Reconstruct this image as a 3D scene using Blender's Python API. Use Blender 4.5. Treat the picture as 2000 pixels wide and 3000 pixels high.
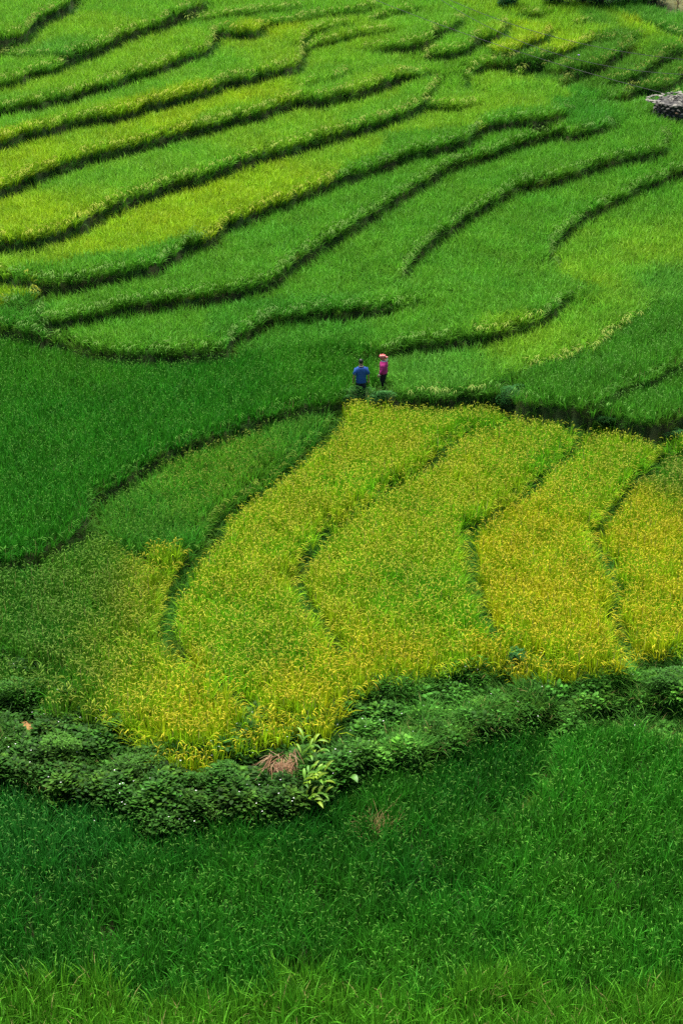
import bpy, bmesh, math, random
import numpy as np
from mathutils import Vector, Matrix, Euler
R = math.radians
for o in list(bpy.data.objects): bpy.data.objects.remove(o)
scene = bpy.context.scene
COL = scene.collection

# ------------------------------------------------------------------ camera, sky, sun, exposure
CAMZ = 26.8
cam_data = bpy.data.cameras.new('camera')
cam_data.sensor_fit = 'VERTICAL'; cam_data.sensor_height = 24.0; cam_data.lens = 44.8
cam_data.clip_start = 0.5; cam_data.clip_end = 3000
cam = bpy.data.objects.new('camera', cam_data); COL.objects.link(cam)
cam.location = (0, 0, CAMZ); cam.rotation_euler = (R(65), 0, 0)
scene.camera = cam

SUN_EL, SUN_AZ = 66.0, -12.0        # azimuth measured from +y (away from the camera) towards +x
world = bpy.data.worlds.new('World'); scene.world = world; world.use_nodes = True
wn = world.node_tree
bg = wn.nodes['Background']
sky = wn.nodes.new('ShaderNodeTexSky'); sky.sky_type = 'NISHITA'; sky.sun_disc = False
sky.sun_elevation = R(SUN_EL); sky.sun_rotation = R(SUN_AZ); sky.dust_density = 1.0; sky.air_density = 1.0
wn.links.new(sky.outputs[0], bg.inputs[0]); bg.inputs[1].default_value = 0.058
sd = bpy.data.lights.new('sun', 'SUN'); sd.energy = 5.0; sd.angle = R(52); sd.color = (1.0, 0.95, 0.86)
sun = bpy.data.objects.new('sun', sd); COL.objects.link(sun)
sv = Vector((math.sin(R(SUN_AZ))*math.cos(R(SUN_EL)), math.cos(R(SUN_AZ))*math.cos(R(SUN_EL)), math.sin(R(SUN_EL))))
sun.rotation_euler = sv.to_track_quat('Z', 'Y').to_euler(); sun.location = sv*200
vs = scene.view_settings
vs.view_transform = 'Standard'; vs.look = 'None'; vs.gamma = 1.0; vs.exposure = 1.22
scene.cycles.max_bounces = 4; scene.cycles.diffuse_bounces = 2; scene.cycles.glossy_bounces = 1
scene.cycles.transmission_bounces = 4; scene.cycles.transparent_max_bounces = 4
scene.cycles.use_denoising = False

# ------------------------------------------------------------------ the lie of the land
EDGES = [  # bank lines in metres: name, step height, taper at start, taper at end, width of bare foot, points
('E1',0.9,0,0,3,[(-27.76,97.11),(-24.7,99.23),(-21.72,102.29),(-18.67,105.97),(-17.96,105.99),(-17.51,107),(-17.45,109.02),(-17.36,110.6),(-16.87,111.59),(-16.4,112.33),(-16.18,113.21),(-15.96,114.11),(-15.85,115.9)]),
('E2b',0.25,0,0,2,[(-29.7,104.94),(-25.7,103.78),(-21.73,102.38),(-18.62,105.27),(-17.79,104.75),(-16.93,104.39),(-16.34,104.38),(-15.6,103.75),(-15.05,103.7)]),
('E2s',0.65,0,0,2,[(-27.39,95.47),(-24.17,96.55),(-21,98.13),(-17.73,99.64),(-16.97,100.3),(-16.36,102),(-15.4,102.13),(-14.97,102.92),(-14.97,103.79),(-15.06,103.81)]),
('E2',0.8,0,0,3,[(-15.03,103.59),(-14.4,104.87),(-13.84,105.12),(-13.03,106.4),(-12.6,108.12),(-12.04,108.62),(-11.28,109.66),(-10.24,110.4),(-10.13,111.51),(-9.51,112.4),(-9.06,112.9),(-8.72,113.42),(-8.38,113.85),(-8.1,115.19)]),
('E2c',0.35,1,0,2,[(-9.45,111.93),(-8.43,112.81),(-7.18,113.01),(-5.9,113.01),(-4.68,113.58),(-3.41,113.77),(-3.01,113.91),(-2.62,114.13),(-2.23,114.45)]),
('E2d',0.35,0,0,2,[(-4.72,111.33),(-3.99,111.85),(-2.11,112.25),(-0.85,113.07),(0,113.38),(1,113.65),(1.39,113.86),(1.79,114.14),(2.19,114.67)]),
('E3',0.7,0,0,3,[(-27.2,94.6),(-24.09,95.89),(-20.7,96.29),(-17.29,96.64),(-16.67,96.95),(-15.93,97.19),(-15.1,97.66),(-14.2,98.36),(-13.52,99.31),(-13.02,99.86),(-12.16,100.32),(-11.36,101.51),(-10.52,102.35),(-9.76,103.06),(-9.17,104.43),(-8.51,105.06),(-7.94,105.46),(-7.42,106.65),(-7.33,109.28),(-7.23,110.44),(-6.81,110.65),(-5.76,109.89),(-4.69,109.23),(-4.71,111.18)]),
('E4',0.78,0,0,3,[(-25.68,88.41),(-22.65,89.35),(-19.71,90.93),(-16.63,92.3),(-16.12,93.09),(-15.73,94.06),(-14.99,94.29),(-14.31,94.73),(-13.55,95.63),(-12.83,96.08),(-12.05,96.13),(-11.4,96.19),(-10.66,96.48),(-10.22,97.77),(-9.49,98.21),(-8.73,98.56),(-8,99.32),(-7.14,99.9),(-6.39,100.9),(-5.86,101.81),(-5.04,101.67),(-4.27,102.35),(-3.47,102.84),(-2.65,102.89),(-2.37,103.92),(-2.37,106.34),(-2.34,107.6)]),
('E4t',0.4,0,1,2,[(-2.34,107.6),(-2.25,109.26),(-1.82,110.25),(-0.84,110.92),(0,111.65),(0.75,111.83)]),
('E4b',0.5,0,1,2,[(-2.33,107.54),(-1.45,109.33),(0,109.47),(0.87,110.06),(1.72,110.11),(2.6,110.24),(3.07,109.56)]),
('E5',0.8,0,1,3,[(-23.74,80.55),(-20.92,81.44),(-18.36,83.72),(-15.67,86.07),(-15.37,86.76),(-14.83,87.79),(-14.32,88.5),(-13.74,89.55),(-13.01,90.35),(-12.3,91.36),(-11.5,91.76),(-10.92,92.24),(-10.1,92.57),(-9.41,93.25),(-8.7,93.87),(-8,94.42),(-7.26,94.91),(-6.43,95.54),(-5.59,96.31),(-4.83,96.67),(-4.09,97.18),(-3.33,98.15),(-2.68,98.84),(-2.02,99.24),(-1.22,98.81),(0,99.76),(0.68,99.98),(1.38,100.53),(2.08,101.56),(2.67,102.03),(2.85,102.92),(3.5,103.16),(4.59,103.9)]),
('E5b',0.4,1,1,2,[(-2.2,100.41),(-1.58,101.15),(-0.78,101.64),(0,102.78),(0.24,103.73)]),
('E6',0.78,0,0,3,[(-23.51,79.33),(-20.26,78.28),(-17.47,78.88),(-14.69,79.73),(-14.1,79.57),(-13.5,79.95),(-12.89,80.32),(-12.34,81.12),(-11.7,82.03),(-11.39,82.78),(-11.01,83.69),(-10.53,84.55),(-10.02,85.37),(-9.5,86.07),(-8.76,86.84),(-8.03,87.8),(-7.33,88.09),(-6.65,88.69),(-5.88,89.61),(-5.21,90.42),(-4.5,91.18),(-3.78,91.75),(-2.85,92.25),(-2.01,92.84),(-1.16,93.64),(0,94.75),(0.65,95.16),(1.43,95.66),(2.22,96.79),(3,97.38),(3.7,98.65),(4.24,99.67)]),
('E6e',0.5,0,1,2,[(4.24,99.67),(4.72,101.46),(5.04,103.4)]),
('E6c',0.55,0,1,2,[(4.25,99.83),(5.09,99.24),(6.07,98.67),(7.15,99.41)]),
('E7',0.75,0,1,2,[(-23.64,80.01),(-20.32,78.47),(-17.46,78.51),(-14.34,77.26),(-13.7,76.64),(-13.02,76.35),(-12.36,76.23),(-11.73,76.19),(-11.1,76.26),(-10.42,76.62),(-9.72,76.95),(-9.19,77.1),(-8.49,77.39),(-7.79,77.74),(-7.61,78.81),(-7.07,79.3),(-6.78,80.35),(-6.14,80.75),(-5.52,81.31),(-5.4,82.61),(-4.96,83.5),(-4.48,83.8),(-4.02,84.39),(-3.55,85.15),(-2.68,85.89),(-1.9,86.72),(-1.1,87.62),(-0.69,88.38),(0,89.19),(0.62,89.39),(1.36,90.17),(2.1,90.7),(2.86,91.91),(3.5,92.27),(4.26,92.55),(4.81,92.99),(5.59,93.35),(6.25,93.81),(6.78,95.47),(7.5,96.32),(8.28,96.55),(9.06,96.63),(9.91,96.27),(10.61,96.66),(11.23,97.32),(11.7,98.56)]),
('E8',0.72,0,0,2,[(-12.35,74.5),(-11.84,73.16),(-11.44,73.12),(-10.87,73.4),(-10.3,73.79),(-9.72,74.22),(-9.15,74.56),(-8.55,74.84),(-7.84,75),(-7.14,75.11),(-6.44,75.32),(-5.73,75.43),(-5.11,75.72),(-4.4,75.92),(-3.79,76.38),(-3.08,76.81),(-2.57,78.18),(-2.04,79.39),(-1.4,80.61),(-0.84,81.5),(0,82.85),(0.59,83.95),(1.09,84.78),(1.69,85.66),(2.22,86.73),(2.97,88.01),(3.52,89.05),(3.94,89.62),(4.41,90.65),(5.09,91.85),(5.76,92.59),(6.42,92.73),(7.1,93.29),(7.78,93.95),(8.47,94.52),(9.19,95.21),(9.89,95.74),(10.56,95.91),(11.15,96.27)]),
('E8r',0.65,0,1,2,[(11.13,96.13),(11.61,95.48),(12.2,95.83),(12.77,96.03),(13.5,96.63),(13.96,97.58)]),
('E9',0.65,1,1,2,[(-12.14,73.77),(-11.85,72.69),(-11.76,72.9),(-11.6,72.41),(-11.03,72.32),(-10.33,71.65),(-9.58,71.12),(-8.86,70.8),(-8.08,70.63),(-7.4,70.63),(-6.71,70.55),(-6.03,70.58),(-5.26,70.63),(-4.75,70.71),(-4.48,71.1),(-4.4,72.11),(-4.25,72.56),(-3.82,72.91),(-3.41,73.5),(-3.17,74.26),(-2.73,74.24),(-2.02,74.43),(-1.31,74.67),(-0.6,74.66),(0,74.51),(0.53,74.63),(1.16,74.72),(1.79,74.8),(2.41,75.05),(2.88,75.42),(3.06,75.28)]),
('E10',0.68,1,1,2,[(2.44,77.65),(2.66,78.88),(2.94,80.14),(3.34,81.16),(3.87,82.39),(4.41,83.5),(5.05,84.6),(5.6,85.56),(6.25,86.56),(6.94,87.51),(7.62,88.62),(8.3,89.46),(8.85,89.78),(9.48,89.91),(10.15,90.23),(10.66,90.28),(11.15,90.93),(11.97,91.61),(12.66,92.1),(13.32,92.41),(14.01,92.72),(14.65,92.76),(15.31,92.94),(15.77,93.24),(16.11,94.52),(16.29,96.31)]),
('E11',0.62,1,0,2,[(9.29,79.35),(9.18,80),(9.07,80.89),(9.13,82),(9.47,83.06),(9.94,83.88),(10.46,85.03),(10.93,85.74),(11.3,86.43),(12.01,87.18),(12.59,87.88),(13.16,88.41),(13.82,89.45),(14.56,90.26),(15.23,90.56),(15.98,91.43),(16.63,91.71),(20.22,93.25),(24,95.19),(28.07,97.76)]),
('E12',0.62,1,1,2,[(0.08,71),(0.51,71),(1.11,70.84),(1.62,70.87),(2.06,71.15),(2.57,71.35),(3.18,71.49),(3.7,71.58),(4.3,71.61),(4.82,71.74),(5.34,71.87),(5.96,71.99),(6.41,72.19),(6.96,72.6),(7.5,72.89),(8.1,73.61),(8.62,74.44),(9,75.52),(9.42,76.15),(9.84,76.54)]),
('E13',0.2,1,1,1,[(6.38,68.2),(6.48,68.57),(7.32,69.48),(8.45,69.95),(9.37,70.57),(10.27,71.39),(10.37,71.87),(10.91,72.75),(11.75,73.83),(12.43,74.82),(12.63,75.6)]),
('E14',0.55,0,0,2,[(9.39,65.9),(9.61,66.29),(9.99,66.8),(10.44,67.08),(11.11,67.82),(11.73,68.1),(12.52,68.93),(13.23,69.88),(16.2,71.6),(19.31,73.48),(22.62,75.64)]),
('E15',0.75,1,0,3,[(1.03,67.49),(1.88,66.97),(2.37,67.06),(2.86,67.12),(3.43,66.96),(4.09,67.14),(4.58,67.27),(5.24,67.29),(5.9,67.34),(6.31,67.42)]),
('E15r',0.9,0,0,4,[(6.31,67.43),(6.5,66.68),(6.86,66.23),(7.28,66.32),(7.66,66.09),(8.04,65.88),(8.52,65.84),(8.82,65.67),(9.28,65.51),(9.66,65.89),(10.12,65.6),(10.63,65.31),(11.16,65.05),(11.54,64.94),(11.97,65.13),(12.57,65.53),(15.08,65.56),(17.59,65.58),(20.42,66.67)]),
('E16',0.62,0,1,3,[(-16.96,52.97),(-14.89,53.29),(-12.88,53.92),(-10.84,54.58),(-10.46,54.81),(-10.01,55.06),(-9.55,55.35),(-9.05,55.79),(-8.71,56.41),(-8.56,57.19),(-8.58,57.99),(-8.64,58.81),(-8.46,59.16),(-8.2,59.4),(-7.94,59.77),(-7.7,60.27),(-7.37,60.77),(-7.06,61.45),(-6.78,61.81),(-6.44,62.34),(-6,62.6),(-5.65,63.05),(-5.21,63.41),(-4.76,63.73),(-4.23,64.11),(-3.79,64.69),(-3.24,64.96),(-2.71,65.54),(-2.16,65.94),(-1.52,66.36),(-1.04,66.45),(-0.55,66.65),(0.13,67.22),(0.39,68.01)]),
('E17',0.7,0,1,2,[(-22.68,75.87),(-19.57,74.69),(-16.75,74.44),(-13.76,73.26),(-13.2,73.01),(-12.62,72.73),(-12.21,72.69),(-11.93,72.15),(-12.04,73.42),(-12.13,73.62),(-12.39,74.19),(-12.72,75.31),(-13.05,76.79)]),
('E17b',0.25,0,0,2,[(-22.53,75.11),(-19.46,74.21),(-16.81,74.85),(-14.03,75.05),(-13.37,74.48),(-12.83,74.35),(-12.77,75.12)]),
('Yab',0.2,1,0,2,[(-8.06,57.07),(-7.3,56.2),(-6.82,55.78),(-6.16,54.74),(-5.63,54.27)]),
('Y1',0.3,0,1,4,[(-2.3,46.12),(-2.53,45.9),(-2.91,46.27),(-3.24,46.73),(-3.51,47.29),(-3.92,47.67),(-4.37,48.08),(-4.99,48.62),(-5.3,49.42),(-5.5,50.18),(-5.69,50.84),(-5.76,51.57),(-5.69,52.39),(-5.63,53.22),(-5.5,54.06),(-5.35,54.28),(-5.14,55.03),(-4.91,55.63),(-4.57,56.35),(-4.51,57.24),(-4.42,57.85),(-4.09,58.51),(-3.75,58.98),(-3.34,59.62),(-2.99,60.29),(-2.63,60.79),(-2.28,61.68),(-1.91,62.37),(-1.54,63.29),(-1.16,64.05),(-0.77,64.82),(-0.54,65.72),(-0.31,66.47)]),
('Y2',0.26,1,1,3,[(-0.15,49.03),(-0.3,49.68),(-0.61,50.45),(-0.81,51.05),(-0.98,51.54),(-1.17,51.89),(-1.28,52.27),(-1.37,52.65),(-1.54,53.1),(-1.66,53.44),(-1.7,53.96),(-1.63,54.52),(-1.43,55.49),(-1.19,56.14),(-0.92,56.76),(-0.78,57.53),(-0.49,57.96),(0,58.27),(0.37,58.73),(0.74,59.35),(1.13,60.02),(1.59,60.66),(1.97,60.98),(2.28,61.41),(2.61,61.83),(3.01,62.35),(3.12,63.11),(3.61,63.64),(4.05,64.63),(4.58,65.27),(5.13,65.31),(5.63,65.55),(5.81,65.78)]),
('Y3',0.3,1,1,3,[(4.37,50.11),(4.27,50.48),(4.24,51.04),(4.2,51.47),(4.15,52.28),(3.94,53.12),(3.83,53.7),(3.79,54.58),(3.82,55.16),(3.82,56.07),(3.91,56.85),(4.06,57.63),(4.29,57.99),(4.68,58.37),(5.08,58.85),(5.34,59.33),(5.73,59.64),(6,60.14),(6.26,60.66),(6.63,61.33),(6.92,62.06),(7.36,62.57),(7.83,63.32),(8.25,64.08),(8.45,64.78),(8.84,64.81),(9.23,65.4),(9.48,64.88)]),
('Y4',0.3,0,0,3,[(8.5,48.63),(8.46,48.83),(8.22,49.01),(8.12,49.68),(8.12,50.22),(8.09,51.04),(8.06,51.53),(8.04,52.24),(8.24,52.79),(8.4,53.51),(8.43,54.26),(8.32,55.04),(8.22,55.95),(8.17,56.76),(8.18,57.42),(8.4,58.2),(8.71,58.85),(9.17,59.66),(9.49,60.33),(9.81,61.03),(10.17,61.54),(10.66,62.28),(10.99,63.01),(11.34,63.79),(11.85,63.94),(12.4,64.11),(14.94,64.67),(17.59,65.62),(20.78,68.15)]),
('F',0.3,0,0,1,[(-16.93,52.34),(-14.57,51.29),(-12.3,50.3),(-10.09,49.34),(-9.68,49.19),(-9.35,48.69),(-8.74,48.42),(-8.35,47.93),(-7.96,47.79),(-7.77,47.32),(-7.34,46.84),(-7,46.59),(-6.77,46.15),(-6.35,45.68),(-6.12,45.24),(-5.79,44.91),(-5.28,44.59),(-4.91,44.37),(-4.54,44.26),(-4.06,44.16),(-3.49,44.39),(-3.02,44.62),(-2.62,45.06),(-2.32,46.23),(-2.14,46.45),(-1.76,46.17),(-1.33,46.16),(-1.02,45.79),(-0.66,45.79),(-0.35,46.15),(0,46.63),(0.18,46.86),(0.5,47.46),(0.82,47.82),(1.2,47.95),(1.64,47.95),(2.08,48.06),(2.4,48.19),(2.73,48.55),(3.06,48.77),(3.44,48.64),(3.77,48.84),(4.09,48.89),(4.45,48.64),(4.78,48.76),(5.09,49.28),(5.49,49.52),(5.79,49.23),(6.28,49.08),(6.71,48.84),(6.99,48.5),(7.35,48.37),(7.74,48.47),(8.07,48.56),(8.37,48.93),(8.71,49.82),(8.96,49.79),(9.26,49.65),(9.73,49.71),(10.25,50.2),(12.36,50.55),(14.51,50.97),(16.73,51.52)]),
('G',0.75,0,0,0,[(-15.13,45.35),(-13.18,45.03),(-11.19,44.45),(-9.23,43.87),(-8.75,43.78),(-8.37,43.56),(-7.96,43.25),(-7.55,43.16),(-7.13,43.05),(-6.65,42.95),(-5.92,42.55),(-5.42,42.14),(-5.02,41.63),(-4.56,41.54),(-4.09,41.95),(-3.59,42.17),(-3.02,42.22),(-2.4,42.39),(-1.76,42.29),(-1.25,42.41),(-0.8,42.96),(-0.39,43.39),(0,43.85),(0.35,44.19),(0.6,44.53),(1.2,44.87),(1.79,44.78),(2.23,45.14),(2.68,45.61),(3.24,45.97),(3.95,46.56),(4.46,46.81),(5.16,46.97),(5.76,47.32),(6.31,47.25),(6.71,47.03),(7.42,47.67),(8.13,47.88),(8.82,47.85),(9.47,47.92),(9.88,47.87),(11.85,47.82),(13.8,47.72),(15.66,47.38)]),
('L1',0.45,0,1,2,[(6.6,47.13),(6.38,46.3),(6.06,45.58),(5.92,44.9),(5.8,44.23),(5.44,43.58),(5.1,43.07),(4.84,42.68),(4.36,42.34),(3.57,42.03)]),
('R1',0.55,1,1,3,[(1.75,112.14),(2.27,112.7),(2.92,113.33),(3.57,113.95),(4.33,114.01)]),
('R3',0.65,1,1,3,[(1.33,107.63),(1.83,107.64),(2.54,107.31),(3.5,107.14),(4.22,107.38),(4.96,107.86),(5.17,109.76),(5.77,109.41),(6.44,110.39),(6.87,112.52)]),
('R4',0.65,1,1,3,[(4.42,105.65),(4.64,106.55),(4.93,106.77),(5.64,106.28),(6.36,106.54),(7.1,106.87),(7.39,108.67),(8.03,108.26),(8.79,108.83),(9.13,109.99),(9.23,111.82)]),
('R5',0.6,1,1,3,[(8,106.67),(8.64,106.58),(9.31,106.09),(10.27,107.36),(11.04,108),(11.51,109.15),(11.7,110.79)]),
('R6',0.6,0,1,3,[(6.94,103.84),(7.03,104.55),(7.35,104.99),(7.87,105.56),(8.24,105.72),(8.58,105.59),(9.41,105.48),(10.13,105.53),(10.77,105.42),(10.9,105.48),(11.51,106.34),(12.27,106.84),(13.08,107.56),(13.83,108.82),(14.26,109.36)]),
('R6l',0.15,0,1,3,[(7,104.77),(7.11,102.68),(7.26,101.18)]),
('R7',0.75,1,0,3,[(9.47,104.53),(9.77,105.3),(10.24,105.39),(10.75,105.22)]),
('R8t',0.39,1,0,3,[(14.28,108.85),(15.02,108.82),(15.7,108.44),(16.19,108.48)]),
('R8',0.7,1,0,3,[(11.19,105.25),(11.78,104.2),(12.36,104.98),(12.77,104.15),(13.2,104.23),(13.67,104.63),(14.1,104.7),(14.52,105.29),(14.99,106.18),(15.52,107.01),(16.09,108),(16.15,108.18)]),
('R9',0.45,1,1,3,[(11.57,102.56),(11.85,103.22),(12.36,104.01),(12.82,104.37),(13.07,104.36)]),
('R10',0.7,1,0,3,[(14.15,103.12),(14.37,103.19),(14.78,103.12),(15.44,103.42),(15.95,103.58),(16.52,104.64),(16.96,105.24),(17.34,106.02),(17.92,106.56),(18.16,107.13),(18.74,107.25),(19,108.38)]),
('R11',0.7,1,0,3,[(13.88,101.04),(14.22,101.19),(14.61,101.17),(15.09,101.64),(15.42,102.53),(15.95,102.79),(16.48,103.02),(16.94,102.92),(17.49,103.33),(18.03,103.63),(18.46,104.65),(18.63,104.89),(22.57,106.26),(26.69,108.04),(31.42,111.67)]),
('R12',0.45,1,0,3,[(17.66,102.35),(18,102.64),(18.31,102.57),(22.2,103.93),(26.25,105.68),(30.52,107.81)]),
('R13',0.3,1,1,3,[(16.39,109.42),(17.23,109.87)]),
('R14',0.4,1,1,3,[(13.39,111.89),(14.22,112.3)]),
('R15',0.5,1,1,3,[(10.25,113.48),(11.13,113.34),(12.18,113.9)]),
('R16',0.2,1,0,3,[(17.27,113.1),(17.76,112.31),(18.42,111.43),(18.87,110.55),(19.34,109.77),(22.65,106.76),(26.26,105.76),(29.63,104.09)]),
]
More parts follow.
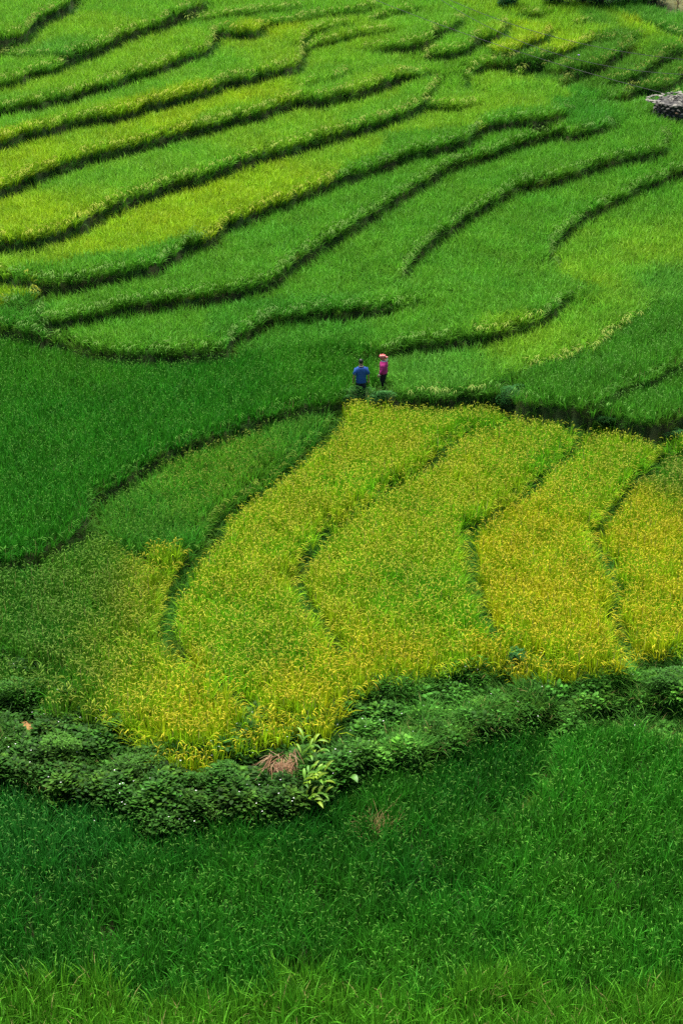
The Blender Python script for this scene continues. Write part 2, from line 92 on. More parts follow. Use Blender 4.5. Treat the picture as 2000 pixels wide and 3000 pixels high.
FIELDS = [  # label, plant type, (x, y, colour) seeds
('lime green rice field in the top left corner','leafy',[(-18.82,110.52,'L2')]),
('bright green rice field curving under the top left corner field','leafy',[(-14.56,110.33,'L1'),(-17.08,107.48,'L1'),(-16.25,105.68,'L3')]),
('small wedge of green rice at the left edge near the top','leafy',[(-16.93,103.82,'L2')]),
('light green rice strip ending in a square notch near the top','leafy',[(-12.98,104.58,'L1'),(-16.08,100.23,'L1'),(-10.04,109.53,'L1'),(-8.33,112.75,'L2')]),
('thin strip of rice along the top edge left of centre','leafy',[(-5.56,113.13,'L2'),(-1.99,113.7,'L2')]),
('topmost green rice above the thin strip','leafy',[(-7.23,114.54,'L2'),(-11.53,113.39,'L2'),(-2.01,114.52,'L2')]),
('long light green rice strip with a rounded hook end near the top','leafy',[(-15.69,97.22,'L2'),(-12.44,99.45,'L2'),(-7.46,105.24,'L2'),(-3.89,110.47,'L4'),(-3.21,106.96,'L1')]),
('narrow spike of rice between two dark banks at top centre','leafy',[(0,111.63,'L1')]),
('long yellowish lime rice strip, fourth from the top on the left','leafy',[(-15.6,91.75,'L4'),(-12.93,95.81,'L1'),(-10.9,96.38,'L4'),(-7.09,99.05,'L4'),(-4.52,101.44,'L4'),(0,108.24,'L1'),(2.83,106.52,'L2'),(-0.72,101.71,'L2')]),
('long green rice strip ending in a blunt tongue right of centre','leafy',[(-14.44,83.78,'L4'),(-13.01,89.44,'L2'),(-8.37,92.49,'L2'),(-5.16,95.44,'L1'),(1.81,101.14,'L1')]),
('patch of green rice above a short straight bank, upper centre','leafy',[(5.88,103.25,'L2'),(6.18,105.55,'L2'),(4.13,100.56,'L2')]),
('widest lime rice strip, sweeping from the left edge to upper right','leafy',[(-13.18,79.08,'L1'),(-11.19,80.83,'L4'),(-9.05,85.15,'L4'),(-4.83,88.47,'L4'),(0,93.82,'L1'),(3.5,97.5,'L1'),(8.91,99.64,'L1'),(8.94,104.71,'L1'),(10.22,102.29,'L2')]),
('mid green rice strip below the widest lime strip','leafy',[(-10.01,76.71,'M1'),(-11.68,76.31,'M1'),(-5.9,79.55,'M1'),(-1.57,85.54,'M1'),(4.19,92.52,'M1'),(9.52,96.3,'M1')]),
('green rice in the hollow beside the stone pile','leafy',[(12.73,98.62,'M2'),(15.34,100.81,'M1'),(17.24,101.4,'L3'),(13.73,101.06,'M2')]),
('mid green rice tongue with a rounded front bank, left of centre','leafy',[(-10.4,73.72,'M1'),(-8.3,73.53,'M1'),(-2.87,76.98,'M1'),(1.51,81.78,'M1'),(5.61,87.76,'M1'),(13.8,95.71,'M1')]),
('broad mid green rice field in the centre of the slope','leafy',[(-2.79,74.13,'M2'),(0,74.05,'M2'),(5.81,78.03,'M1'),(8.75,86.8,'M1'),(14.29,92.72,'M1'),(7,74.73,'M1'),(4.17,73.99,'M1'),(8.71,77.98,'M1'),(2.1,74.65,'M1'),(8.48,81.93,'M1'),(5.56,74.14,'M1'),(11.41,89.31,'M1')]),
('yellow green rice field at the right with lime patches','leafy',[(13.84,89.01,'M1'),(11.61,83.94,'L2'),(10.59,79.16,'L1'),(13.6,81.7,'L1'),(13.96,78.12,'L3'),(9.79,74.56,'L2'),(6.83,72.39,'L1'),(4.02,70.59,'L3'),(2.63,69.23,'L3')]),
('leafy green rice field with drooping heads at the right','head',[(12.31,72.6,'M3'),(8.45,68.29,'M3'),(10.34,69.88,'M3')]),
('rice wedge above the tallest dark bank at the right edge','head',[(12.28,67.69,'M3'),(11.29,67.07,'M3'),(11.59,65.65,'M3')]),
('large dark green rice field left of the two people','head',[(-10.71,70.47,'D3'),(-10.04,65.31,'D1'),(-5.21,68.36,'D1'),(0,69.62,'D3'),(-8.27,60.7,'D1'),(-10.55,56.96,'D1')]),
('small block of rice above a dark bank at the left edge','leafy',[(-13.21,74.14,'M2')]),
('tiny yellowish rice corner at the left edge','leafy',[(-13.66,76.26,'L4')]),
('green rice with scattered ripe heads below the dark field','mixed',[(-3.69,63.44,'G1'),(-1.87,64.48,'G2'),(-7,59.48,'G2'),(-5.19,60.41,'G1'),(-6.13,56.27,'G2'),(-8.06,58.51,'G2')]),
('rice field turning from green to gold, pointed at lower left','ripe',[(-10.13,53.88,'G3'),(-8.79,55.18,'G2'),(-8.47,51.12,'G3'),(-9.56,50.11,'G3'),(-7.47,55.18,'G2'),(-7.35,52.18,'G3'),(-7.18,50.68,'G3'),(-7.9,48.28,'G3'),(-8.86,49.5,'G3'),(-7.18,53.52,'G3'),(-6.62,51.25,'G1'),(-6.08,54.42,'Y3'),(-6.06,51.87,'Y3'),(-7.5,49.06,'G1'),(-6.74,49.45,'Y2'),(-5.49,48.98,'Y1'),(-5.74,46.39,'Y1'),(-4.26,47.08,'Y3'),(-4.66,44.78,'Y3'),(-2.91,45.33,'Y3'),(-3.52,44.33,'Y3'),(-8.6,48.33,'G3'),(-7.56,47.12,'G1')]),
('first golden rice strip from the left, with green patches','ripe',[(3.83,66.43,'Y2'),(1.87,64.72,'Y1'),(-0.61,62.59,'Y1'),(-2.75,58.14,'Y1'),(-4.29,53.52,'Y1'),(-3.02,49.37,'Y2'),(-1.34,46.14,'Y3')]),
('second golden rice strip, round in the middle of the picture','ripe',[(7.47,64.45,'Y2'),(5.54,63.48,'Y1'),(2.34,59.52,'Y1'),(0,54.82,'Y1'),(2.11,52.4,'Y2'),(0.99,48.37,'Y3')]),
('third golden rice strip, between two dark wavy gaps','ripe',[(10.03,62.96,'Y2'),(8.35,61.05,'Y1'),(6.34,58.5,'Y3'),(5.91,53.65,'Y3'),(6.03,49.28,'Y4')]),
('golden rice field against the right edge','ripe',[(11.79,62.34,'G1'),(9.85,58.82,'Y3'),(10.07,56.31,'Y4'),(9.74,50.51,'Y4')]),
('dark green rice filling the lower left foreground','head',[(-8.43,42.16,'D4'),(-6.65,41.55,'D4'),(-4.36,40.66,'D5'),(-7.12,38.54,'D5'),(-5.03,38.58,'D2'),(-7.31,37.01,'D5'),(-2.96,39.02,'D1'),(-0.89,41.47,'D5'),(0,39.46,'D2'),(2.77,43.73,'D5'),(1.38,43.69,'D2'),(3.55,41.59,'D2'),(1.71,39.46,'D5'),(2.46,37.48,'D1'),(-1.63,37.21,'D2'),(-3.18,35.9,'D1'),(1.6,36.13,'D3'),(-5.25,36.67,'D2'),(-7.2,36.24,'D2')]),
('green rice on the slightly raised right foreground','head',[(7.43,44.18,'D1'),(6.89,45.91,'D1'),(6.67,41.75,'D3'),(5.27,41.02,'D1'),(7.67,39.49,'D2'),(5.81,38.11,'D3'),(7.68,36.74,'D1'),(5.59,36.13,'D3')]),
('tall bright rice blades along the bottom edge','blade',[(-6.89,34.15,'N1'),(-3.03,33.56,'N1'),(0,34.04,'N1'),(3.83,34.15,'N1'),(7.25,34,'N1')]),
('rice patch at the top edge right of centre','leafy',[(5.56,113.21,'L2'),(4,113.91,'L2'),(2,113.91,'L2')]),
('green rice tongue between two short banks at upper centre','leafy',[(3.47,109.52,'L2'),(1.94,110.13,'L1')]),
('green rice tongue with a hooked dark bank right of upper centre','leafy',[(7.25,111.49,'L2'),(6.15,108.88,'L2'),(5.74,108.34,'L2')]),
('yellow green rice tongue upper right with a dark curved bank','leafy',[(10.32,110.55,'L4'),(9.07,109.43,'L1')]),
('bright lime rice slope below the far bushes','leafy',[(12.55,109.53,'L4'),(10.67,107.75,'L4'),(12.29,112.88,'L1'),(10.36,113.52,'L1'),(8.99,113.86,'L1'),(13.66,110.85,'L1')]),
('rice patch enclosed by tufted banks at upper right','leafy',[(13.71,107.63,'M4'),(15.36,108.7,'M4')]),
('shaded green rice hollow under the tufted banks','leafy',[(11.52,104.55,'M4'),(10.49,105.31,'M4'),(13.38,104.51,'M4')]),
('rice strip with a long tufted bank at upper right','leafy',[(15.93,105.69,'M4'),(17.81,108.45,'M1'),(17.34,109.19,'L1')]),
('rice strip beneath the long tufted bank at upper right','leafy',[(15.66,103.54,'M4'),(18.23,107.14,'M4'),(14.61,102.39,'M4')]),
('pale lime rice field in the top right corner','leafy',[(16.79,112.34,'L4'),(18.47,110.28,'L1'),(15.43,112.53,'L3')]),
('hazy green rice rim above the pale top right field','leafy',[(18.97,112.43,'L3'),(17.97,113.74,'L3')]),
]
BANK_SEEDS = [(-8.48,45.22),(-6.42,43.67),(-4.5,42.68),(-2.75,43.55),(-0.92,43.97),(0.95,45.82),(2.9,46.75),(4.9,47.52),(6.85,47.47),(8.9,48.08),(-9.28,46.11),(9.7,48.16)]
SPOT = {
'man':(0.74,67.73),
'woman':(1.6,68.32),
'stone':(17.76,99.44),
'weed_a':(0.58,67.37),
'weed_b':(1.65,67.26),
'shrub_a':(6.46,67.14),
'weed_c':(10.02,65.74),
'weed_d':(12.07,65.11),
'tall_a':(5.18,49.31),
'leafy_a':(6.03,48.81),
'bush_r':(9.52,48.32),
'bush_a':(-9.14,47.52),
'bush_b':(-7.51,44.77),
'bush_c':(-5.55,43.94),
'bush_d':(-3.48,43.32),
'bush_e':(-1.14,45.49),
'far_a':(9.86,115.17),
'far_b':(13.02,116),
'far_c':(14.33,115.93),
'far_d':(15.36,115.46),
'far_e':(16.93,116.38),
'far_f':(18.66,116.31),
'ginger_a':(-1.11,44),
'ginger_b':(-1.11,43.06),
'ginger_c':(-1.04,42.74),
'broad_a':(-0.14,43.73),
'broad_b':(-1.66,42.3),
'fern_a':(-7.07,45.52),
'straw':(-1.61,43.79),
'soil':(-8.85,46.24),
'dry':(19.89,115.92),
'stalk':(19.86,115.24),
'dryrice':(1.03,42.23),
'purple':(12.98,105.5),
}
CABLES = [((5.01,95.42,10.1),(11.55,81.58,10.43)),((6.7,95.11,8.97),(11.57,81.43,9.74)),((1.67,95.51,9.95),(14.44,80.72,8.59))]


# colour of the crop: leaf albedo, head albedo, share of straw-coloured blades
PAL = {
 'L1': ((.182,.380,.020), (.26,.38,.07)),
 'L2': ((.140,.352,.022), (.24,.36,.07)),
 'L3': ((.095,.300,.028), (.20,.33,.07)),
 'L4': ((.250,.415,.014), (.32,.41,.05)),
 'M1': ((.098,.300,.020), (.12,.27,.05)),
 'M2': ((.068,.262,.020), (.10,.24,.05)),
 'M3': ((.075,.270,.020), (.11,.27,.04)),
 'M4': ((.088,.245,.020), (.16,.24,.04)),
 'D1': ((.034,.205,.012), (.065,.205,.018)),
 'D2': ((.028,.165,.010), (.052,.165,.015)),
 'D5': ((.015,.120,.009), (.055,.150,.016)),
 'D3': ((.046,.220,.012), (.075,.220,.018)),
 'D4': ((.024,.165,.018), (.060,.175,.025)),
 'G1': ((.085,.265,.014), (.20,.25,.03)),
 'G2': ((.055,.220,.016), (.085,.21,.018)),
 'G3': ((.045,.195,.014), (.062,.17,.016)),
 'Y1': ((.250,.460,.012), (.33,.34,.020)),
 'Y2': ((.190,.430,.012), (.28,.32,.020)),
 'Y3': ((.325,.475,.010), (.38,.34,.014)),
 'Y4': ((.340,.480,.010), (.39,.345,.014)),
 'N1': ((.070,.245,.012), (.16,.28,.04)),
}

X0, X1, Y0, Y1, D = -36., 36., 20., 140., .2
nx = int(round((X1-X0)/D))+1; ny = int(round((Y1-Y0)/D))+1

def resample(P, step=.2):
    s = np.r_[0, np.cumsum(np.hypot(*np.diff(P, axis=0).T))]
    t = np.linspace(0, s[-1], max(2, int(s[-1]/step)))
    return np.c_[np.interp(t, s, P[:,0]), np.interp(t, s, P[:,1])], t, s[-1]

gx = np.zeros((ny, nx-1)); gy = np.zeros((ny-1, nx))
kx = np.zeros((ny, nx-1), int); ky = np.zeros((ny-1, nx), int)     # bare-foot width of the bank, in cells
for name, h, ta, tb, gap, pts in EDGES:
    Q, t, L = resample(np.array(pts, float)); m = np.ones(len(t)); Rr = min(1.6, L*.35)
    if ta: m *= np.clip(t/Rr, 0, 1)**.7
    if tb: m *= np.clip((L-t)/Rr, 0, 1)**.7
    for k in range(len(Q)-1):
        a, b = Q[k], Q[k+1]; hh = h*(m[k]+m[k+1])/2; d = b-a
        j0, j1 = sorted(((a[1]-Y0)/D, (b[1]-Y0)/D))
        for j in range(math.ceil(j0), math.floor(j1)+1):
            if 0 <= j < ny and abs(d[1]) > 1e-9:
                i = math.floor((a[0]+d[0]*((Y0+j*D-a[1])/d[1])-X0)/D)
                if 0 <= i < nx-1: gx[j,i] += hh*(1 if d[1] < 0 else -1); kx[j,i] = max(kx[j,i], gap)
        i0, i1 = sorted(((a[0]-X0)/D, (b[0]-X0)/D))
        for i in range(math.ceil(i0), math.floor(i1)+1):
            if 0 <= i < nx and abs(d[0]) > 1e-9:
                j = math.floor((a[1]+d[1]*((X0+i*D-a[0])/d[0])-Y0)/D)
                if 0 <= j < ny-1: gy[j,i] += hh*(1 if d[0] > 0 else -1); ky[j,i] = max(ky[j,i], gap)
# terraces are level between their banks: least-squares surface with the bank heights as jumps
EPS = (D/12.)**2
ZT = np.repeat(np.interp(Y0+np.arange(ny)*D, [20,34,43,55,70,125,140], [-1.6,-2.4,-2.9,-1.3,0,6.6,8.2])[:,None], nx, 1)
div = np.zeros((ny, nx)); div[:,:-1] += gx; div[:,1:] -= gx; div[:-1] += gy; div[1:] -= gy
div -= EPS*ZT
bb = np.concatenate([div, div[:,::-1]], 1); bb = np.concatenate([bb, bb[::-1]], 0)
lam = (2*np.cos(2*np.pi*np.fft.fftfreq(2*ny))-2)[:,None] + (2*np.cos(2*np.pi*np.fft.rfftfreq(2*nx))-2)[None,:] - EPS
Z = np.fft.irfft2(np.fft.rfft2(bb)/lam, s=bb.shape)[:ny,:nx]

def cell(x, y):
    i = np.clip(np.round((np.asarray(x)-X0)/D).astype(int), 0, nx-1); j = np.clip(np.round((np.asarray(y)-Y0)/D).astype(int), 0, ny-1)
    return j, i
jw, iw = cell(*SPOT['woman']); Z -= Z[jw,iw]
rng = np.random.default_rng(7)

def fields_by_growth(seeds, block):
    F = -np.ones((ny, nx), int)
    for k, x, y in seeds:
        j, i = cell(x, y); F[max(j-1,0):j+2, max(i-1,0):i+2] = np.where(F[max(j-1,0):j+2, max(i-1,0):i+2] < 0, k, F[max(j-1,0):j+2, max(i-1,0):i+2])
    for bx, by in ((np.abs(gx) > block, np.abs(gy) > block), (np.abs(gx) > 9, np.abs(gy) > 9)):
        for it in range(700):
            n0 = (F < 0).sum()
            a, b = F[:,:-1], F[:,1:]
            m = (b < 0) & (a >= 0) & ~bx; b[m] = a[m]
            m = (a < 0) & (b >= 0) & ~bx; a[m] = b[m]
            a, b = F[:-1], F[1:]
            m = (b < 0) & (a >= 0) & ~by; b[m] = a[m]
            m = (a < 0) & (b >= 0) & ~by; a[m] = b[m]
            if (F < 0).sum() == n0: break
    return F
NB = len(FIELDS)       # id of the wild bank
FID = fields_by_growth([(k, s[0], s[1]) for k, f in enumerate(FIELDS) for s in f[2]] + [(NB, x, y) for x, y in BANK_SEEDS], .05)

# feet and lips of the banks
low = np.zeros((ny, nx)); high = np.zeros((ny, nx)); foot = np.zeros((ny, nx), int)
for g, k, ax in ((gx, kx, 1), (gy, ky, 0)):
    lo = np.where(g > .08, g, 0); hi = np.where(g < -.08, -g, 0)
    A = (slice(None), slice(None, -1)) if ax else (slice(None, -1), slice(None))
    B = (slice(None), slice(1, None)) if ax else (slice(1, None), slice(None))
    low[A] = np.maximum(low[A], lo); high[B] = np.maximum(high[B], lo)
    low[B] = np.maximum(low[B], hi); high[A] = np.maximum(high[A], hi)
    foot[A] = np.maximum(foot[A], np.where(lo > 0, k, 0)); foot[B] = np.maximum(foot[B], np.where(hi > 0, k, 0))
for it in range(4):
    f2 = foot.copy()
    for sl, tl in (((slice(None),slice(1,None)),(slice(None),slice(None,-1))), ((slice(1,None),slice(None)),(slice(None,-1),slice(None)))):
        f2[sl] = np.maximum(f2[sl], foot[tl]-1); f2[tl] = np.maximum(f2[tl], foot[sl]-1)
    foot = np.where((high > 0) & (foot == 0), 0, f2)
def blur(a, n):
    for _ in range(n):
        p = np.pad(a, 1, mode='edge'); a = (p[:-2,1:-1]+p[2:,1:-1]+p[1:-1,:-2]+p[1:-1,2:]+2*p[1:-1,1:-1])/6
    return a
SY, SX = np.gradient(blur(Z, 6), D)              # uphill direction

def noise2(x, y, s, seed=0):
    r = np.random.default_rng(seed); v = np.zeros_like(np.asarray(x, float))
    for k in range(6):
        a, f, p = r.uniform(0, 6.28), r.uniform(.6, 1.7)/s, r.uniform(0, 6.28)
        v = v + np.sin((x*np.cos(a)+y*np.sin(a))*f*6.28+p)
    return v/6*1.6
gxx, gyy = np.meshgrid(X0+np.arange(nx)*D, Y0+np.arange(ny)*D)
wild = FID == NB
wmask = blur(wild.astype(float), 4)
Z += wmask*(.22*noise2(gxx, gyy, 2.2, 5)+.12*noise2(gxx, gyy, 1.0, 6)) + .02*noise2(gxx, gyy, .9, 8)

def ground(x, y):           # bilinear height
    fx = np.clip((np.asarray(x)-X0)/D, 0, nx-1.001); fy = np.clip((np.asarray(y)-Y0)/D, 0, ny-1.001)
    i, j = fx.astype(int), fy.astype(int); u, v = fx-i, fy-j
    return Z[j,i]*(1-u)*(1-v)+Z[j,i+1]*u*(1-v)+Z[j+1,i]*(1-u)*v+Z[j+1,i+1]*u*v
def in_view(x, y, z, mx=.17, my=.09):
    zz = z-CAMZ; c, s = math.cos(R(25)), math.sin(R(25)); dep = y*c-zz*s; up = y*s+zz*c
    u = 5600*x/dep/2000; v = 5600*up/dep/3000
    return (np.abs(u) < .5+mx) & (np.abs(v) < .5+my)

# ------------------------------------------------------------------ materials
def new_mat(name):
    m = bpy.data.materials.new(name); m.use_nodes = True; nt = m.node_tree
    for n in list(nt.nodes): nt.nodes.remove(n)
    out = nt.nodes.new('ShaderNodeOutputMaterial'); return m, nt, out
def plain(name, col, rough=.7, var=.15, scale=8.0, spec=.3, bump=0.0):
    m, nt, out = new_mat(name); b = nt.nodes.new('ShaderNodeBsdfPrincipled')
    tc = nt.nodes.new('ShaderNodeTexCoord'); nz = nt.nodes.new('ShaderNodeTexNoise'); nz.inputs['Scale'].default_value = scale; nz.inputs['Detail'].default_value = 4
    nt.links.new(tc.outputs['Object'], nz.inputs['Vector'])
    mr = nt.nodes.new('ShaderNodeMapRange'); mr.inputs['To Min'].default_value = 1-var*2; mr.inputs['To Max'].default_value = 1+var*2
    nt.links.new(nz.outputs[0], mr.inputs[0])
    mx = nt.nodes.new('ShaderNodeVectorMath'); mx.operation = 'SCALE'; mx.inputs[0].default_value = col
    nt.links.new(mr.outputs[0], mx.inputs['Scale']); nt.links.new(mx.outputs[0], b.inputs['Base Color'])
    b.inputs['Roughness'].default_value = rough; b.inputs['Specular IOR Level'].default_value = spec
    if bump:
        bp = nt.nodes.new('ShaderNodeBump'); bp.inputs['Strength'].default_value = bump; bp.inputs['Distance'].default_value = .02
        nt.links.new(nz.outputs[0], bp.inputs['Height']); nt.links.new(bp.outputs[0], b.inputs['Normal'])
    nt.links.new(b.outputs[0], out.inputs[0]); return m
def leaf_mat(name, attr, attr_type='INSTANCER', col=None, trans=.35, rough=.5, spec=.06, straw=(.42,.36,.13), pale=1.0):
    """leaf whose colour comes from the plant (instancer attribute) times the blade's own tone; tone over 1.5 is a dry blade"""
    m, nt, out = new_mat(name); L = nt.links.new
    if col is None:
        at = nt.nodes.new('ShaderNodeAttribute'); at.attribute_type = attr_type; at.attribute_name = attr; base = at.outputs['Color']
    else:
        rg = nt.nodes.new('ShaderNodeRGB'); rg.outputs[0].default_value = (*col, 1); base = rg.outputs[0]
    tn = nt.nodes.new('ShaderNodeAttribute'); tn.attribute_type = 'GEOMETRY'; tn.attribute_name = 'tone'
    sc = nt.nodes.new('ShaderNodeVectorMath'); sc.operation = 'SCALE'; L(base, sc.inputs[0]); L(tn.outputs['Fac'], sc.inputs['Scale'])
    dry = nt.nodes.new('ShaderNodeMath'); dry.operation = 'GREATER_THAN'; dry.inputs[1].default_value = 1.5; L(tn.outputs['Fac'], dry.inputs[0])
    mx = nt.nodes.new('ShaderNodeMix'); mx.data_type = 'RGBA'; L(dry.outputs[0], mx.inputs[0]); L(sc.outputs[0], mx.inputs[6]); mx.inputs[7].default_value = (*straw, 1)
    b = nt.nodes.new('ShaderNodeBsdfPrincipled'); b.inputs['Roughness'].default_value = rough; b.inputs['Specular IOR Level'].default_value = spec
    L(mx.outputs[2], b.inputs['Base Color'])
    tr = nt.nodes.new('ShaderNodeBsdfTranslucent'); L(mx.outputs[2], tr.inputs[0])
    ms = nt.nodes.new('ShaderNodeMixShader'); ms.inputs[0].default_value = trans; L(b.outputs[0], ms.inputs[1]); L(tr.outputs[0], ms.inputs[2])
    L(ms.outputs[0], out.inputs[0]); return m
M_LEAF = leaf_mat('rice_leaf', 'leaf_col')
M_HEAD = leaf_mat('rice_head', 'head_col', trans=.15, rough=.6)
M_FLOWER = plain('white_petal', (.75,.75,.72), var=.05)
def ground_mat():
    m, nt, out = new_mat('terrace_soil'); L = nt.links.new
    b = nt.nodes.new('ShaderNodeBsdfPrincipled'); b.inputs['Roughness'].default_value = .95; b.inputs['Specular IOR Level'].default_value = .1
    g = nt.nodes.new('ShaderNodeNewGeometry')
    n1 = nt.nodes.new('ShaderNodeTexNoise'); n1.inputs['Scale'].default_value = .9; n1.inputs['Detail'].default_value = 8; L(g.outputs['Position'], n1.inputs['Vector'])
    cr = nt.nodes.new('ShaderNodeValToRGB'); e = cr.color_ramp.elements
    e[0].position = .35; e[0].color = (.018,.048,.010,1); e[1].position = .72; e[1].color = (.045,.046,.018,1)
    L(n1.outputs[0], cr.inputs[0]); L(cr.outputs[0], b.inputs['Base Color'])
    n2 = nt.nodes.new('ShaderNodeTexNoise'); n2.inputs['Scale'].default_value = 14; n2.inputs['Detail'].default_value = 6; L(g.outputs['Position'], n2.inputs['Vector'])
    bp = nt.nodes.new('ShaderNodeBump'); bp.inputs['Strength'].default_value = .6; bp.inputs['Distance'].default_value = .05
    L(n2.outputs[0], bp.inputs['Height']); L(bp.outputs[0], b.inputs['Normal']); L(b.outputs[0], out.inputs[0]); return m
M_SOIL = ground_mat()

# ------------------------------------------------------------------ terrain
def mesh_obj(name, v, f, mats, parent=None, smooth=False, fm=None):
    me = bpy.data.meshes.new(name); me.from_pydata([tuple(p) for p in v], [], f)
    for m in (mats if isinstance(mats, (list, tuple)) else [mats]): me.materials.append(m)
    if fm is not None: me.polygons.foreach_set('material_index', fm)
    if smooth: me.polygons.foreach_set('use_smooth', [True]*len(me.polygons))
    me.update(); o = bpy.data.objects.new(name, me); COL.objects.link(o)
    if parent is not None: o.parent = parent
    return o
def tag(o, label=None, cat=None, group=None, kind=None):
    for k, v in (('label', label), ('category', cat), ('group', group), ('kind', kind)):
        if v: o[k] = v
    return o
def empty(name, loc, rz=0, label=None, cat=None, group=None):
    o = bpy.data.objects.new(name, None); COL.objects.link(o); o.empty_display_size = .2
    o.location = loc; o.rotation_euler = (0, 0, rz); return tag(o, label, cat, group)

idx = np.arange(nx*ny).reshape(ny, nx)
quads = np.stack([idx[:-1,:-1], idx[:-1,1:], idx[1:,1:], idx[1:,:-1]], -1).reshape(-1, 4)
me = bpy.data.meshes.new('terraced_ground')
me.vertices.add(nx*ny); me.vertices.foreach_set('co', np.stack([gxx, gyy, Z], -1).ravel())
me.loops.add(quads.size); me.loops.foreach_set('vertex_index', quads.ravel())
me.polygons.add(len(quads)); me.polygons.foreach_set('loop_start', np.arange(0, quads.size, 4)); me.polygons.foreach_set('loop_total', np.full(len(quads), 4))
me.polygons.foreach_set('use_smooth', np.ones(len(quads), bool)); me.materials.append(M_SOIL); me.update(); me.validate()
o = bpy.data.objects.new('terraced_ground', me); COL.objects.link(o); tag(o, kind='structure', label='earth of the terraced hillside beneath the rice')

# the hills go on around: a coarse sheet joining the terraces' rim
M_HILL = plain('far_hillside', (.05,.13,.03), rough=.95, var=.3, scale=.15, spec=.1)
ring = []
rim = [(x, Y0) for x in np.linspace(X0, X1, 19)] + [(X1, y) for y in np.linspace(Y0, Y1, 31)[1:]] + [(x, Y1) for x in np.linspace(X1, X0, 19)[1:]] + [(X0, y) for y in np.linspace(Y1, Y0, 31)[1:-1]]
v = []; f = []; n = len(rim)
cx, cy = 0, 80
for k, (sc_, ) in enumerate(((1.0,), (1.25,), (1.8,), (3.0,), (8.0,))):
    for x, y in rim:
        px, py = cx+(x-cx)*sc_, cy+(y-cy)*sc_
        z0 = float(ground(x, y)); far = math.hypot(px-x, py-y)
        up = max(0, py-Y1)*.16 + (abs(px)-X1)*.05*(abs(px) > X1)
        v.append((px, py, z0-.05*(k == 0)+min(up, 30+.02*far)))
for k in range(4):
    for i in range(n):
        a = k*n+i; b = k*n+(i+1) % n; f.append((a, a+n, b+n, b))
tag(mesh_obj('surrounding_hills', v, f, M_HILL, smooth=True), kind='structure', label='green hillside around and beyond the terraces')

# ------------------------------------------------------------------ plants as one scatter per field: its own mesh holds the sample plants and the planting points
class Plant:
    def __init__(s): s.v = []; s.f = []; s.m = []; s.t = []
    def blade(s, bx, by, bz, az, ln, w, th0, bend, tone, seg=4, mat=0, prof=None, wz=0):
        c, n = math.cos(az), math.sin(az); r = h = 0; i0 = len(s.v); th = th0
        for k in range(seg+1):
            q = k/seg
            ww = w*(prof(q) if prof else (.55+.9*q if q < .45 else (1-(q-.45)/.55)**.8))/2
            if k == seg: ww = 0
            px, py, pz = bx+c*r, by+n*r, bz+h
            if ww > 0: s.v += [(px-n*ww, py+c*ww, pz), (px+n*ww, py-c*ww, pz)]; s.t += [tone, tone]
            else: s.v.append((px, py, pz)); s.t.append(tone)
            th = th0+bend*(q+.5/seg)**1.5; r += math.sin(th)*ln/seg; h += math.cos(th)*ln/seg
        for k in range(seg):
            a = i0+2*k
            if k < seg-1: s.f.append((a, a+1, a+3, a+2))
            else: s.f.append((a, a+1, a+2))
            s.m.append(mat)
    def head(s, bx, by, bz, az, ln, rad, th0, th1, tone, mat=1, seg=4):
        c, n = math.cos(az), math.sin(az); r = h = 0; i0 = len(s.v)
        for k in range(seg+1):
            q = k/seg; rr = rad*(.35+1.3*math.sin(min(1, q*1.15)*math.pi*.8)) if k < seg else rad*.25
            th = th0+(th1-th0)*q**.8
            for j in range(3):
                a = j*2.094; ox, oz = math.cos(a)*rr, math.sin(a)*rr
                s.v.append((bx+c*(r+ox*math.cos(th))-n*oz, by+n*(r+ox*math.cos(th))+c*oz, bz+h-ox*math.sin(th))); s.t.append(tone)
            r += math.sin(th)*ln/seg; h += math.cos(th)*ln/seg
        for k in range(seg):
            for j in range(3):
                a = i0+3*k+j; b = i0+3*k+(j+1) % 3; s.f.append((a, b, b+3, a+3)); s.m.append(mat)
